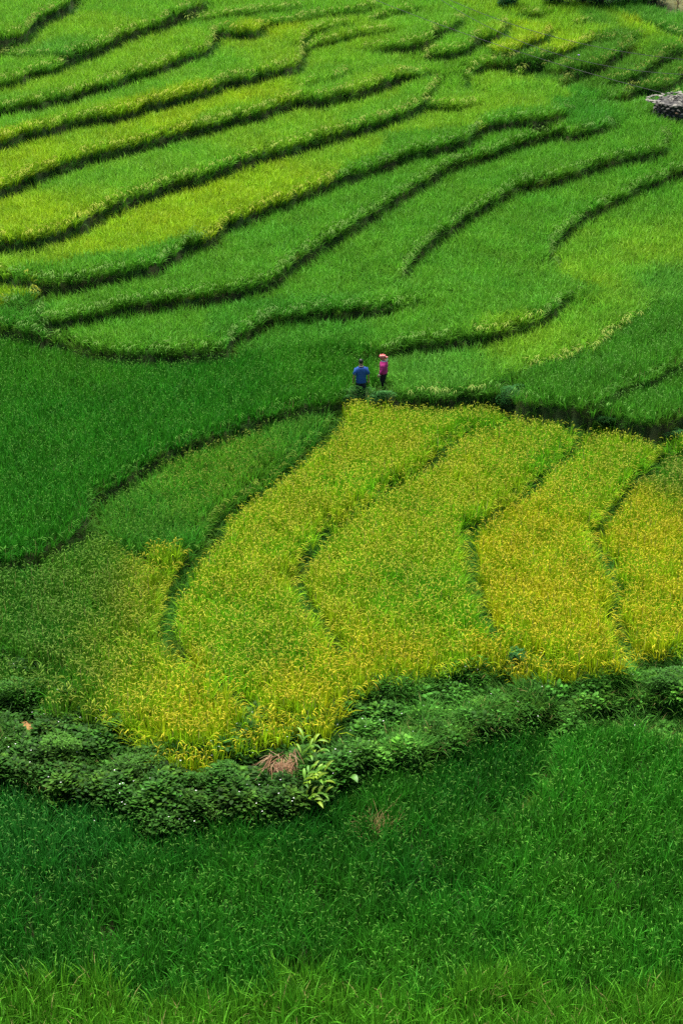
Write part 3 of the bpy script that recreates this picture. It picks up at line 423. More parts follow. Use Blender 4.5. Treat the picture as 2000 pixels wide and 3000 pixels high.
def rice(kind, seed, far=False, heads=None):
    r = random.Random(seed); p = Plant(); U = r.uniform
    def tone(): return 2.0 if r.random() < {'leafy':.002,'head':.0,'ripe':.01,'mixed':.005,'blade':.03,'edge':.008}[kind] else (U(.5, 1.5) if kind in ('head','ripe','mixed','blade') else U(.62, 1.35))
    spread = .11
    nb, lmin, lmax, w = {'leafy':(20,.58,.90,.026),'head':(20,.60,.92,.027),'ripe':(19,.64,.97,.027),'mixed':(20,.62,.94,.026),'blade':(17,.60,1.05,.025),'edge':(20,.5,.80,.020)}[kind]
    if far: nb, w = 12, .034
    if kind == 'head': nb, w, spread = 15, .027, .075
    for k in range(nb):
        a = U(0, 6.283); q = U(0, spread)
        bend = U(10, 55) if r.random() < .65 else U(60, 120)
        if kind in ('head', 'ripe', 'blade'): bend = U(3, 26) if r.random() < .72 else U(45, 110)
        p.blade(q*math.cos(a), q*math.sin(a), -.05, a+U(-.5,.5), U(lmin,lmax), w*U(.8,1.25), R(U(1,11)), R(bend), tone(), seg=3 if far else 4)
    if far and kind == 'edge': hx = 2
    else: hx = 0
    np_ = hx+{'leafy':0,'head':2,'ripe':5,'mixed':2,'blade':0,'edge':2}[kind]
    if heads is not None: np_ = heads
    for k in range(np_):
        a = U(0, 6.283) if kind != 'edge' else U(-1.2, 1.2); q = U(.02, spread+.03); hh = U(.50,.70)
        if kind == 'edge': p.head(.05+q*math.cos(a), q*math.sin(a), hh, a, U(.24,.40), U(.006,.010), R(U(30,60)), R(U(155,178)), U(.7,1.3))
        elif kind == 'leafy': p.head(q*math.cos(a), q*math.sin(a), hh, a, U(.12,.18), .005, R(U(5,25)), R(U(40,110)), U(.8,1.1))
        elif kind == 'ripe': p.head(q*math.cos(a), q*math.sin(a), U(.56,.80), a, U(.13,.21), U(.005,.0085), R(U(5,40)), R(U(135,178)), U(.7,1.3))
        else: p.head(q*math.cos(a), q*math.sin(a), U(.56,.80), a, U(.10,.16), U(.004,.006), R(U(5,40)), R(U(115,175)), U(.7,1.3))
    return p
def tuft(seed, n=16, lmin=.2, lmax=.55, dry=.12, w=.02):
    r = random.Random(seed); p = Plant(); U = r.uniform
    for k in range(n):
        a = U(0, 6.283); q = U(0, .12)
        p.blade(q*math.cos(a), q*math.sin(a), -.04, a+U(-.7,.7), U(lmin,lmax), w*U(.7,1.3), R(U(5,45)), R(U(20,95)), 2.0 if r.random() < dry else U(.6,1.3))
    return p
def sprig(seed, n=46, rad=.26, hgt=.34, lw=.055, flowers=1):
    r = random.Random(seed); p = Plant(); U = r.uniform
    diam = lambda q: math.sin(math.pi*min(1, q*1.02))**.7+.05
    for k in range(n):
        a = U(0, 6.283); q = rad*U(0, 1)**.6; z = hgt*(1-(q/rad)**2*.7)*U(.35, 1.08)
        p.blade(q*math.cos(a), q*math.sin(a), z, a+U(-1.4,1.4), lw*U(1.5,2.4), lw*U(.8,1.3), R(U(45,85)), R(U(10,50)), U(.6,1.35), seg=3, prof=diam)
    for k in range(flowers):
        a = U(0, 6.283); q = rad*U(0, .9); z = hgt*U(.95, 1.2)
        for j in range(2): p.blade(q*math.cos(a), q*math.sin(a), z, a+j*1.57, .022, .022, R(70), 0, 1.0, seg=2, mat=2, prof=lambda q: 1)
    return p

KMAX = 6
def scatter_group():
    g = bpy.data.node_groups.new('planting', 'GeometryNodeTree')
    g.interface.new_socket('Geometry', in_out='INPUT', socket_type='NodeSocketGeometry'); g.interface.new_socket('Geometry', in_out='OUTPUT', socket_type='NodeSocketGeometry')
    N = g.nodes.new; L = g.links.new
    gi, go = N('NodeGroupInput'), N('NodeGroupOutput')
    def attr(name, ty):
        a = N('GeometryNodeInputNamedAttribute'); a.data_type = ty; a.inputs['Name'].default_value = name; return a.outputs['Attribute']
    def eq(sock, val):
        c = N('FunctionNodeCompare'); c.data_type = 'INT'; c.operation = 'EQUAL'; L(sock, c.inputs[2]); c.inputs[3].default_value = val; return c.outputs[0]
    role = attr('role', 'INT'); pick = attr('pick', 'INT'); rot = attr('rot', 'FLOAT_VECTOR'); scl = attr('scl', 'FLOAT_VECTOR')
    er = N('FunctionNodeEulerToRotation'); L(rot, er.inputs[0])
    sp = N('GeometryNodeSeparateGeometry'); sp.domain = 'POINT'; L(gi.outputs[0], sp.inputs[0]); L(eq(role, -1), sp.inputs[1])
    jn = N('GeometryNodeJoinGeometry')
    for k in range(KMAX):
        s = N('GeometryNodeSeparateGeometry'); s.domain = 'POINT'; L(sp.outputs[1], s.inputs[0]); L(eq(role, k), s.inputs[1])
        ip = N('GeometryNodeInstanceOnPoints'); L(sp.outputs[0], ip.inputs['Points']); L(eq(pick, k), ip.inputs['Selection']); L(s.outputs[0], ip.inputs['Instance'])
        L(er.outputs[0], ip.inputs['Rotation']); L(scl, ip.inputs['Scale']); L(ip.outputs[0], jn.inputs[0])
    L(jn.outputs[0], go.inputs[0]); return g
PLANTING = scatter_group()
def scatter(name, plants, pts, pick, rot, scl, cols, mats, label, kind='stuff'):
    """pts n x 3, pick n, rot n x 3, scl n, cols {attribute: n x 3}"""
    n = len(pts); V = [pts]; role = [np.full(n, -1)]; tone = [np.zeros(n)]; F = []; FM = []; base = n
    for k, p in enumerate(plants):
        V.append(np.array(p.v)); role.append(np.full(len(p.v), k)); tone.append(np.array(p.t))
        F += [tuple(base+i for i in q) for q in p.f]; FM += p.m; base += len(p.v)
    V = np.concatenate(V); me = bpy.data.meshes.new(name); me.from_pydata(V, [], F)
    for m in mats: me.materials.append(m)
    me.polygons.foreach_set('material_index', FM); T = len(V)
    def put(nm, ty, arr, key): me.attributes.new(nm, ty, 'POINT').data.foreach_set(key, np.ascontiguousarray(arr).ravel())
    put('role', 'INT', np.concatenate(role).astype(np.int32), 'value')
    put('tone', 'FLOAT', np.concatenate(tone).astype(np.float32), 'value')
    pad = lambda a, d: np.concatenate([a, np.zeros((T-n, d))]).astype(np.float32)
    put('pick', 'INT', np.concatenate([pick, np.full(T-n, -9)]).astype(np.int32), 'value')
    put('rot', 'FLOAT_VECTOR', pad(rot, 3), 'vector'); put('scl', 'FLOAT_VECTOR', pad(np.asarray(scl).reshape(n, -1)*np.ones((1, 3)), 3), 'vector')
    for nm, c in cols.items(): put(nm, 'FLOAT_VECTOR', pad(c, 3), 'vector')
    me.update(); o = bpy.data.objects.new(name, me); COL.objects.link(o)
    md = o.modifiers.new('planting', 'NODES'); md.node_group = PLANTING
    return tag(o, label=label, kind=kind)

RICE = {k: [rice(k, 100*i+s) for s in range(3)] for i, k in enumerate(('leafy','head','ripe','mixed','blade','edge'))}
RICE['plain'] = [rice('head', 740+s, False, 0) for s in range(2)]
RICE['far'] = [rice('leafy', 700+s, True) for s in range(3)]; RICE['far_edge'] = [rice('edge', 720+s, True) for s in range(3)]
SOIL_GAPS = [(*SPOT['man'], .5), (*SPOT['woman'], .5), (*SPOT['stone'], 1.7), (*SPOT['weed_a'], .5), (*SPOT['weed_b'], .45), (*SPOT['shrub_a'], .45), (*SPOT['dry'], 1.9), (*SPOT['dryrice'], .3)]
def clear_of_gaps(x, y):
    k = np.ones(len(x), bool)
    for a, b, r in SOIL_GAPS: k &= (x-a)**2+(y-b)**2 > r*r
    return k
def tilt(az, ang):      # Euler that leans a plant by ang towards azimuth az (its own +x turned to az)
    return np.stack([np.zeros_like(az), ang, az], -1)

sp = .185
ax_, ay_ = np.meshgrid(np.arange(X0+.3, X1-.3, sp), np.arange(Y0+.3, Y1-.3, sp))
px = (ax_+rng.uniform(-.5, .5, ax_.shape)*sp*.9).ravel(); py = (ay_+rng.uniform(-.5, .5, ay_.shape)*sp*.9).ravel()
jj, ii = cell(px, py); pz = Z[jj,ii]
ok = (rng.random(len(px)) < np.interp(py, [36, 44, 60, 110], [.72, .76, .92, .72])) & in_view(px, py, pz) & clear_of_gaps(px, py) & (foot[jj,ii] == 0) & ~wild[jj,ii]
px, py, pz, jj, ii = px[ok], py[ok], pz[ok], jj[ok], ii[ok]
fid = FID[jj,ii]
lip = np.zeros((ny, nx)); lip = high.copy()
P_ = np.pad(high, 1); lip = high*(foot == 0)
n_rice = 0
for k, (label, kind, seeds) in enumerate(FIELDS):
    m = fid == k
    if m.sum() < 5: print('no plants in', label); continue
    x, y, z, j, i = px[m], py[m], pz[m], jj[m], ii[m]; n = len(x); n_rice += n
    w = np.stack([1/((x-s[0])**2+((y-s[1])*.7)**2+1.5)**2.2 for s in seeds], 1); w /= w.sum(1, keepdims=True)
    leaf = w @ np.array([PAL[s[2]][0] for s in seeds]); head = w @ np.array([PAL[s[2]][1] for s in seeds])
    patch = noise2(x, y, 5.0, 11)*.5+noise2(x, y, 1.6, 12)*.5
    warm = 1+patch*(.3 if kind == 'ripe' else .14); lum = 1+.10*noise2(x, y, 3.1, 13)+np.interp(y, [46, 62], [.20, .05])*noise2(x, y, .8, 16)+rng.normal(0, .13, n)
    warm = warm*np.exp(rng.normal(0, .16 if kind in ('ripe', 'mixed') else .07, n)); leaf = leaf*lum[:,None]*np.stack([warm, np.ones(n), np.ones(n)], 1); head = head*(lum*.5+.5)[:,None]
    edge = (lip[j,i] > .18)
    far = np.median(y) > 74 and kind == 'leafy'; kinds = (RICE['far'][:3]+RICE['far'][:1] if far else RICE[kind][:2]+RICE['plain'][:2] if kind == 'head' else RICE[kind]+RICE['plain'][:1])+RICE['far_edge' if far else 'edge'][:2]
    first = 2 if kind == 'head' else 3
    bare_ = rng.random(n) < np.clip(.36+.4*noise2(x, y, 1.9, 17)+.2*noise2(x, y, .7, 18), .05, .9)*(1 if kind == 'head' else .35)
    pick = np.where(edge, rng.integers(4, 6, n), np.where(bare_, rng.integers(first, 4, n), rng.integers(0, first, n)))
    down = np.arctan2(-SY[j,i], -SX[j,i])
    az = np.where(edge, down+rng.normal(0, .5, n), rng.uniform(0, 6.283, n))
    ang = np.where(edge, np.abs(rng.normal(.15, .08, n)), np.abs(rng.normal(0, .07, n)))
    hgt = np.interp(y, [36, 46, 60, 110], [1.15, 1.08, 1, 1.04])+.05*noise2(x, y, 2.0, 14)+np.interp(y, [44, 50], [.10, .02])*noise2(x*.3, y+.08*x, 1.9, 15)+np.interp(y, [43, 46], [.07, 0])*np.sin(np.hypot(x+5, (y-60)*1.25)*6.283/1.45)+rng.normal(0, 1, n)*np.interp(y, [46, 60], [.11, .075])
    hgt = np.where(edge, hgt*.93, hgt)
    # nearer the wild bank the heads of the lip row are yellower
    hcol = np.where(edge[:,None] & (kind == 'leafy'), head*np.array([1.15,1.0,.9]), head)
    scatter('rice_field', kinds, np.stack([x, y, z], 1), pick, tilt(az, ang), hgt, {'leaf_col': leaf, 'head_col': hcol}, [M_LEAF, M_HEAD, M_FLOWER], label)
print('rice hills', n_rice)

# ------------------------------------------------------------------ grass on the banks
bx_, by_ = np.meshgrid(np.arange(X0+.3, X1-.3, .15), np.arange(Y0+.3, Y1-.3, .15))
qx = (bx_+rng.uniform(-.08, .08, bx_.shape)).ravel(); qy = (by_+rng.uniform(-.08, .08, by_.shape)).ravel()
j, i = cell(qx, qy); qz = ground(qx, qy)
riser = np.maximum.reduce([low, np.pad(low,1)[:-2,1:-1], np.pad(low,1)[2:,1:-1]])
m = ((foot[j,i] > 0) | (riser[j,i] > .2)) & ~wild[j,i] & in_view(qx, qy, qz) & clear_of_gaps(qx, qy)
qx, qy, qz = qx[m], qy[m], qz[m]; n = len(qx)
pn = noise2(qx, qy, 2.5, 21)
c = np.array([.058,.195,.018])*(1+.35*pn+rng.normal(0,.15,n))[:,None].clip(.4,2); c += np.array([.05,.03,0])*np.clip(noise2(qx,qy,3.3,22),0,1)[:,None]
scatter('bank_grass', [tuft(900+s, n=20, lmin=.25, lmax=.65, dry=.06) for s in range(4)], np.stack([qx,qy,qz],1), rng.integers(0,4,n), tilt(rng.uniform(0,6.28,n), np.abs(rng.normal(0,.25,n))), rng.uniform(.7,1.25,n), {'leaf_col': c, 'head_col': c}, [M_LEAF, M_HEAD, M_FLOWER], 'dark wild grass on the earth banks between the rice terraces')

# ------------------------------------------------------------------ undergrowth of the wild bank
qx = rng.uniform(X0, X1, 110000); qy = rng.uniform(36, 62, 110000)
j, i = cell(qx, qy); onbank = wild[j,i]
for e_ in EDGES:                       # hanging over the steep faces too
    if e_[0] in ('F', 'G'):
        Q, t, L = resample(np.array(e_[5], float), .012); Q = Q[(np.abs(Q[:,0]) < 14)]
        qx = np.r_[qx, Q[:,0]+rng.normal(0, .12, len(Q))]; qy = np.r_[qy, Q[:,1]-.08+rng.normal(0, .12, len(Q))]; onbank = np.r_[onbank, np.ones(len(Q), bool)]
j, i = cell(qx, qy); qz = ground(qx, qy)
m = onbank & in_view(qx, qy, qz) & ((qx-SPOT['soil'][0])**2+(qy-SPOT['soil'][1])**2 > .5**2) & ((qx-SPOT['straw'][0])**2+(qy-SPOT['straw'][1])**2 > .45**2); qx, qy, qz = qx[m], qy[m], qz[m]; n = len(qx)
print('undergrowth', n)
pn = noise2(qx, qy, 2.0, 31); p2 = np.clip(noise2(qx, qy, .9, 34), 0, 1)
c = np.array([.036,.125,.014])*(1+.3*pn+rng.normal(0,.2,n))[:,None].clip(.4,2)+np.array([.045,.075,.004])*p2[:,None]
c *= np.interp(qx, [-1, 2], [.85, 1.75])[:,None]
grassy = noise2(qx, qy, 3.0, 32) > np.interp(qx, [-2, 1.5, 4], [.45, -.4, -.9])
pick = np.where(grassy & (rng.random(n) < .85), rng.integers(3,6,n), rng.choice([0,1,2], n, p=[.13,.47,.40]))
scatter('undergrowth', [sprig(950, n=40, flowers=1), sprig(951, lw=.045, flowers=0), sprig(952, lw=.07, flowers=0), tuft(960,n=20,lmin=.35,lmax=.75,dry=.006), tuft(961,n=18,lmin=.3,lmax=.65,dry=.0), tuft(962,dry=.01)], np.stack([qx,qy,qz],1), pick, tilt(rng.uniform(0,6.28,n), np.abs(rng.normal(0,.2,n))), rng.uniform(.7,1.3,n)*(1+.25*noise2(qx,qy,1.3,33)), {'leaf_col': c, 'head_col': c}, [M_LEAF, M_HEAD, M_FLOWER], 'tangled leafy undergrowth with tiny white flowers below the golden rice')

# ------------------------------------------------------------------ helpers for single things
def loft(rings, closed_ends=True, seg=12):
    """rings: list of (centre, right vector, up vector) -> verts, faces of a tube"""
    v = []; f = []
    for c, a, b in rings:
        for k in range(seg):
            t = 2*math.pi*k/seg; v.append(tuple(Vector(c)+Vector(a)*math.cos(t)+Vector(b)*math.sin(t)))
    for r in range(len(rings)-1):
        for k in range(seg):
            a = r*seg+k; b = r*seg+(k+1) % seg; f.append((a, b, b+seg, a+seg))
    if closed_ends: f.append(tuple(range(seg-1, -1, -1))); f.append(tuple((len(rings)-1)*seg+k for k in range(seg)))
    return v, f
def tube(path, radii, seg=8, closed=True):
    rings = []
    for k, p in enumerate(path):
        d = Vector(path[min(k+1, len(path)-1)])-Vector(path[max(k-1, 0)])
        a = d.cross(Vector((0,1,0))) if abs(d.normalized().y) < .9 else d.cross(Vector((1,0,0)))
        a.normalize(); b = d.cross(a).normalized(); rings.append((p, a*radii[k], b*radii[k]))
    return loft(rings, closed, seg)
def join(*parts):
    v = []; f = []
    for pv, pf in parts: n = len(v); v += pv; f += [tuple(n+i for i in q) for q in pf]
    return v, f
def skin_body(name, joints, links, mat, parent, root):
    """one continuous body grown round a skeleton"""
    names = list(joints); me = bpy.data.meshes.new(name)
    me.from_pydata([joints[n][:3] for n in names], [(names.index(a), names.index(b)) for a, b in links], [])
    o = bpy.data.objects.new(name, me); COL.objects.link(o)
    bm = bmesh.new(); bm.from_mesh(me); ly = bm.verts.layers.skin.verify()
    for vtx, n in zip(bm.verts, names):
        r = joints[n][3]; vtx[ly].radius = r if isinstance(r, tuple) else (r, r); vtx[ly].use_root = n == root
    bm.to_mesh(me); bm.free()
    md = o.modifiers.new('skin', 'SKIN'); md.use_smooth_shade = True
    ms = o.modifiers.new('smooth', 'SUBSURF'); ms.levels = 2; ms.render_levels = 2
    me2 = bpy.data.meshes.new_from_object(o.evaluated_get(bpy.context.evaluated_depsgraph_get()))
    me2.name = name; o.modifiers.clear(); o.data = me2; me2.materials.clear(); me2.materials.append(mat)
    o.parent = parent; return o

# ------------------------------------------------------------------ the two people
M_SKIN = plain('skin', (.34,.19,.12), rough=.55, var=.05)
M_HAIR = plain('black_hair', (.012,.011,.010), rough=.45, var=.2, scale=40)
M_BLUE = plain('blue_shirt', (.018,.075,.300), rough=.8, var=.18, scale=9, bump=.5)
M_NAVY = plain('navy_collar', (.012,.016,.040), rough=.8)
M_PIPING = plain('pale_trim', (.62,.50,.42), rough=.8)
M_PINK = plain('pink_blouse', (.42,.022,.17), rough=.8, var=.14, scale=9, bump=.5)
M_BLACK = plain('black_trousers', (.010,.010,.012), rough=.85)
M_NAVYPANTS = plain('dark_trousers', (.020,.024,.034), rough=.85)
M_BOOT = plain('dark_boot', (.02,.018,.016), rough=.5)
M_WHITE = plain('white_cloth', (.70,.68,.64), rough=.8)
M_EYE = plain('dark_eye', (.02,.012,.01), rough=.3)
M_LIP = plain('lips', (.36,.12,.10), rough=.5)
def scarf_mat():
    m, nt, out = new_mat('red_and_white_scarf'); L = nt.links.new; b = nt.nodes.new('ShaderNodeBsdfPrincipled'); b.inputs['Roughness'].default_value = .8
    tc = nt.nodes.new('ShaderNodeTexCoord'); w = nt.nodes.new('ShaderNodeTexWave'); w.wave_type = 'BANDS'; w.bands_direction = 'Z'; w.inputs['Scale'].default_value = 7; w.inputs['Distortion'].default_value = 5; w.inputs['Detail Scale'].default_value = 3
    L(tc.outputs['Object'], w.inputs['Vector']); cr = nt.nodes.new('ShaderNodeValToRGB'); e = cr.color_ramp.elements
    e[0].position = .90; e[0].color = (.36,.004,.012,1); e[1].position = .95; e[1].color = (.70,.60,.50,1)
    L(w.outputs[0], cr.inputs[0]); L(cr.outputs[0], b.inputs['Base Color']); L(b.outputs[0], out.inputs[0]); return m
M_SCARF = scarf_mat()

def person(name, spot, rz, H, label, arms, head_fwd, sleeve_to, shirt_m, trouser_m, hem):
    x, y = SPOT[spot]; z = float(ground(x, y)); root = empty('person', (x, y, z), rz, label, 'person')
    s = H/1.68
    J = {'pelvis':(0,0,.92,.12), 'spine':(0,.005,1.08,.115), 'chest':(0,0,1.27,.125), 'neckbase':(0,-.01,1.42,.07), 'neck':(0,head_fwd*.3,1.48,.052),
         'head':(0,.02+head_fwd*.8,1.565,.082), 'crown':(0,.015+head_fwd,1.625,.072), 'nose':(0,.115+head_fwd,1.555,.014), 'earL':(-.088,.01+head_fwd*.85,1.565,.016), 'earR':(.088,.01+head_fwd*.85,1.565,.016)}
    E = [('pelvis','spine'),('spine','chest'),('chest','neckbase'),('neckbase','neck'),('neck','head'),('head','crown'),('head','nose'),('head','earL'),('head','earR')]
    for sd, t in ((-1,'L'),(1,'R')):
        e, w = arms[t]
        J['sh'+t] = (sd*.160,-.01,1.355,.050); J['el'+t] = (*e,.043); J['wr'+t] = (*w,.030)
        hv = (Vector(w)-Vector(e)).normalized(); pm = Vector(w)+hv*.07; J['pa'+t] = (*pm,.032)
        E += [('chest','sh'+t),('sh'+t,'el'+t),('el'+t,'wr'+t),('wr'+t,'pa'+t)]
        side = hv.cross(Vector((sd,0,0))).normalized(); inw = Vector((-sd,0,0))
        for q in range(4):
            b0 = pm+side*(q-1.5)*.021+hv*.035; ln = (.062,.074,.070,.055)[q]
            J['k%s%d' % (t,q)] = (*b0,.0095); J['m%s%d' % (t,q)] = (*(b0+hv*ln*.55+inw*.012),.009); J['t%s%d' % (t,q)] = (*(b0+hv*ln*.8+inw*.036),.008)
            E += [('pa'+t,'k%s%d' % (t,q)),('k%s%d' % (t,q),'m%s%d' % (t,q)),('m%s%d' % (t,q),'t%s%d' % (t,q))]
        th = pm-hv*.03+side*.035; J['th'+t] = (*(th+inw*.01),.011); J['ti'+t] = (*(th+hv*.05+side*.018+inw*.025),.009)
        E += [('pa'+t,'th'+t),('th'+t,'ti'+t)]
        J['hip'+t] = (sd*.09,0,.86,.095); J['kn'+t] = (sd*.10,.03,.49,.060); J['an'+t] = (sd*.10,-.01,.10,.040); J['to'+t] = (sd*.115,.14,.035,.034)
        E += [('pelvis','hip'+t),('hip'+t,'kn'+t),('kn'+t,'an'+t),('an'+t,'to'+t)]
    J = {k: tuple(c*s for c in v[:3])+(v[3]*s,) for k, v in J.items()}
    skin_body('body', J, E, M_SKIN, root, 'pelvis')
    V = lambda n: Vector(J[n][:3])
    # shirt: torso and sleeves in one cloth shell
    tor = loft([((0,0,zz*s), (rx*s,0,0), (0,ry*s,0)) for zz, rx, ry in ((hem,.205,.150),(hem+.02,.21,.155),(.98,.190,.145),(1.12,.198,.148),(1.27,.215,.152),(1.36,.215,.135),(1.41,.165,.115),(1.435,.10,.088),(1.455,.075,.075))], False, 16)
    sl = []
    for t in 'LR':
        a, e_, w = V('sh'+t), V('el'+t), V('wr'+t); path = [a+Vector((0,0,.01)), a.lerp(e_,.5), e_]
        rad = [.096*s,.080*s,.072*s]
        if sleeve_to > 1: path += [e_.lerp(w,.5), e_.lerp(w,.96)]; rad += [.060*s,.050*s]
        else: path[-1] = a.lerp(e_, sleeve_to); rad[-1] = .086*s
        sl.append(tube(path, rad, 10, False))
    v, f = join(tor, *sl); sh = mesh_obj('shirt', v, f, shirt_m, root, True); so = sh.modifiers.new('cloth', 'SOLIDIFY'); so.thickness = .006
    tr = [loft([((0,0,zz*s), (rx*s,0,0), (0,ry*s,0)) for zz, rx, ry in ((.80,.19,.14),(.90,.185,.145),(1.0,.165,.13))], False, 16)]
    for t in 'LR': tr.append(tube([V('hip'+t)+Vector((0,0,.05)), V('hip'+t).lerp(V('kn'+t),.5), V('kn'+t), V('an'+t)+Vector((0,0,.03))], [.115*s,.100*s,.085*s,.075*s], 12, False))
    v, f = join(*tr); mesh_obj('trousers', v, f, trouser_m, root, True)
    for t in 'LR':
        a, b = V('an'+t), V('to'+t); v, f = tube([a+Vector((0,-.01,.12)), a, (a+b)/2+Vector((0,0,.005)), b, b+(b-a)*.15], [.058*s,.056*s,.056*s,.048*s,.02*s], 10)
        mesh_obj('boot', v, f, M_BOOT, root, True)
    return root, J, V, s
def blob(name, c, r, mat, parent, cut=None, lump=0, seed=1):
    bm = bmesh.new(); bmesh.ops.create_icosphere(bm, subdivisions=3, radius=1); rr = random.Random(seed)
    for q in bm.verts:
        k = 1+lump*math.sin(q.co.x*7+seed)*math.sin(q.co.z*9+seed*2)
        q.co = Vector((q.co.x*r[0]*k, q.co.y*r[1]*k, q.co.z*r[2]*k))
    if cut: bmesh.ops.delete(bm, geom=[q for q in bm.verts if cut(q.co)], context='VERTS')
    me = bpy.data.meshes.new(name); bm.to_mesh(me); bm.free(); me.materials.append(mat); me.polygons.foreach_set('use_smooth', [True]*len(me.polygons))
    o = bpy.data.objects.new(name, me); COL.objects.link(o); o.location = c; o.parent = parent; return o
def face(J, s, root, fwd):
    h = Vector(J['head'][:3])
    for sx in (-1, 1): blob('eye', h+Vector((sx*.032*s, .073*s, .010*s)), (.012*s,.008*s,.008*s), M_EYE, root)
    blob('mouth', h+Vector((0, .076*s, -.045*s)), (.022*s,.008*s,.007*s), M_LIP, root)

man, J, V, s = person('man', 'man', R(8), 1.68, 'man in a blue polo shirt seen from behind, standing behind green weeds',
    {'L': ((-.27,-.03,1.12), (-.285,.06,.87)), 'R': ((.27,-.02,1.12), (.305,.07,.88))}, .05, .92, M_BLUE, M_NAVYPANTS, .80)
hd = V('crown')
blob('hair', hd+Vector((0,-.012,.0)), (.092*s,.104*s,.100*s), M_HAIR, man, cut=lambda c: c.z < -.075 or (c.y > .055 and c.z < .02), lump=.03)
v, f = loft([((0,-.005,zz*s), (rx*s,0,0), (0,ry*s,0)) for zz, rx, ry in ((1.405,.135,.105),(1.44,.105,.090),(1.472,.082,.078))], False, 14); mesh_obj('collar', v, f, M_NAVY, man, True)
v, f = loft([((0,-.005,zz*s), (rx*s,0,0), (0,ry*s,0)) for zz, rx, ry in ((1.466,.087,.083),(1.484,.080,.076))], False, 14); mesh_obj('collar_trim', v, f, M_PIPING, man, True)
face(J, s, man, .05)

woman, J, V, s = person('woman', 'woman', R(75), 1.50, 'woman in a pink blouse and red patterned headscarf facing left',
    {'L': ((-.22,-.03,1.12), (-.235,.08,.90)), 'R': ((.24,-.05,1.12), (.25,.03,.87))}, .03, 2, M_PINK, M_BLACK, .90)
hc = V('crown'); woman.scale = (1.12, 1.15, 1)
blob('headscarf', hc+Vector((0,-.005,.005)), (.115*s,.135*s,.112*s), M_SCARF, woman, cut=lambda c: (c.y > .06*s and c.z < -.03*s), lump=.07, seed=3)
blob('scarf_knot', hc+Vector((0,-.145*s,-.01*s)), (.06*s,.065*s,.045*s), M_SCARF, woman, lump=.15, seed=5)
v, f = tube([tuple(hc+Vector((.02,-.15*s,-.01*s))), tuple(hc+Vector((.03,-.17*s,-.10*s))), tuple(hc+Vector((.03,-.15*s,-.19*s))), tuple(hc+Vector((.04,-.14*s,-.25*s)))], [.03*s,.038*s,.04*s,.012*s], 8); mesh_obj('scarf_tail', v, f, M_WHITE, woman, True)
v, f = loft([((0,.0,zz*s), (rx*s,0,0), (0,ry*s,0)) for zz, rx, ry in ((1.40,.125,.105),(1.44,.098,.088),(1.465,.08,.078))], False, 14); mesh_obj('neckline', v, f, M_WHITE, woman, True)
for t in 'LR':
    w = V('wr'+t); d = (w-V('el'+t)).normalized(); v, f = tube([tuple(w-d*.035), tuple(w+d*.015)], [.049*s,.049*s], 10, False); mesh_obj('cuff', v, f, M_WHITE, woman, True)
face(J, s, woman, .03)
# a long stalk she holds
pw = woman.matrix_basis @ Vector(J['paR'][:3]); fw = Vector((-.5,-.75,0))
path = [pw+Vector((.12,.05,.02)), pw, pw+fw*.14+Vector((0,0,-.01)), pw+fw*.28+Vector((0,0,-.12)), pw+fw*.34+Vector((0,0,-.34))]
v, f = tube([tuple(q-pw) for q in path], [.006,.008,.008,.007,.003], 6)
M_STALK = leaf_mat('pale_stalk', '', col=(.22,.33,.06))
o = mesh_obj('rice_stalk', v, f, plain('green_stalk', (.24,.34,.07), var=.1), None, True); o.location = pw
tag(o, 'thin bent rice stalk in the hand of the woman in pink', 'rice stalk')

# ------------------------------------------------------------------ stone pile at the right edge
M_STONES = [plain('stone_%d' % k, c, rough=.9, var=.22, scale=9, bump=.6) for k, c in enumerate(((.15,.145,.125),(.10,.096,.085),(.05,.048,.043),(.20,.19,.16),(.18,.11,.07)))]
def stone_mesh(seed, fl):
    r = random.Random(seed); bm = bmesh.new()
    for k in range(13):
        d = Vector((r.gauss(0,1), r.gauss(0,1), r.gauss(0,1))).normalized(); q = r.uniform(.85, 1.0)
        bm.verts.new((d.x*.5*q*r.uniform(.9,1.1), d.y*.5*q, d.z*.5*fl*q))
    res = bmesh.ops.convex_hull(bm, input=bm.verts); bmesh.ops.delete(bm, geom=[g for g in res['geom_interior'] if isinstance(g, bmesh.types.BMVert)], context='VERTS')
    me = bpy.data.meshes.new('stone'); bm.to_mesh(me); bm.free(); return me
sx, sy = SPOT['stone']; sz = float(np.min([ground(sx+a, sy+b) for a in (-1,0,1) for b in (-1,0,1)]))+.05
pile = empty('stone_pile', (sx, sy, sz), 0, 'round dry stone pile with a flat pale top at the right edge', 'stone pile')
STONE = []
for k in range(8):
    for mi in range(5): me = stone_mesh(k, .42 if k < 4 else .6); me.materials.append(M_STONES[mi]); STONE.append((k, mi, me))
rs = random.Random(4)
def put_stone(x, y, z, size, flat, mi):
    me = rs.choice([q[2] for q in STONE if q[1] == mi and (q[0] < 4) == flat]); o = bpy.data.objects.new('stone', me); COL.objects.link(o); o.parent = pile
    o.location = (x, y, z); o.scale = (size*rs.uniform(.9,1.5), size*rs.uniform(.8,1.1), size*rs.uniform(.75,1.1)); o.rotation_euler = (rs.uniform(-.2,.2), rs.uniform(-.2,.2), rs.uniform(0,6.28))
PR, PH = 1.45, 1.02
for L_ in range(7):
    rr = PR*(1-.015*L_); zz = .08+L_*.145; n = 26
    for k in range(n):
        a = 2*math.pi*(k+.5*(L_ % 2)+rs.uniform(-.2,.2))/n
        if math.sin(a) > .55: continue
        put_stone(rr*math.cos(a), rr*math.sin(a), zz+rs.uniform(-.03,.03), rs.uniform(.20,.32), False, rs.choice((1,1,2,2,0,4 if rs.random() < .3 else 2)))
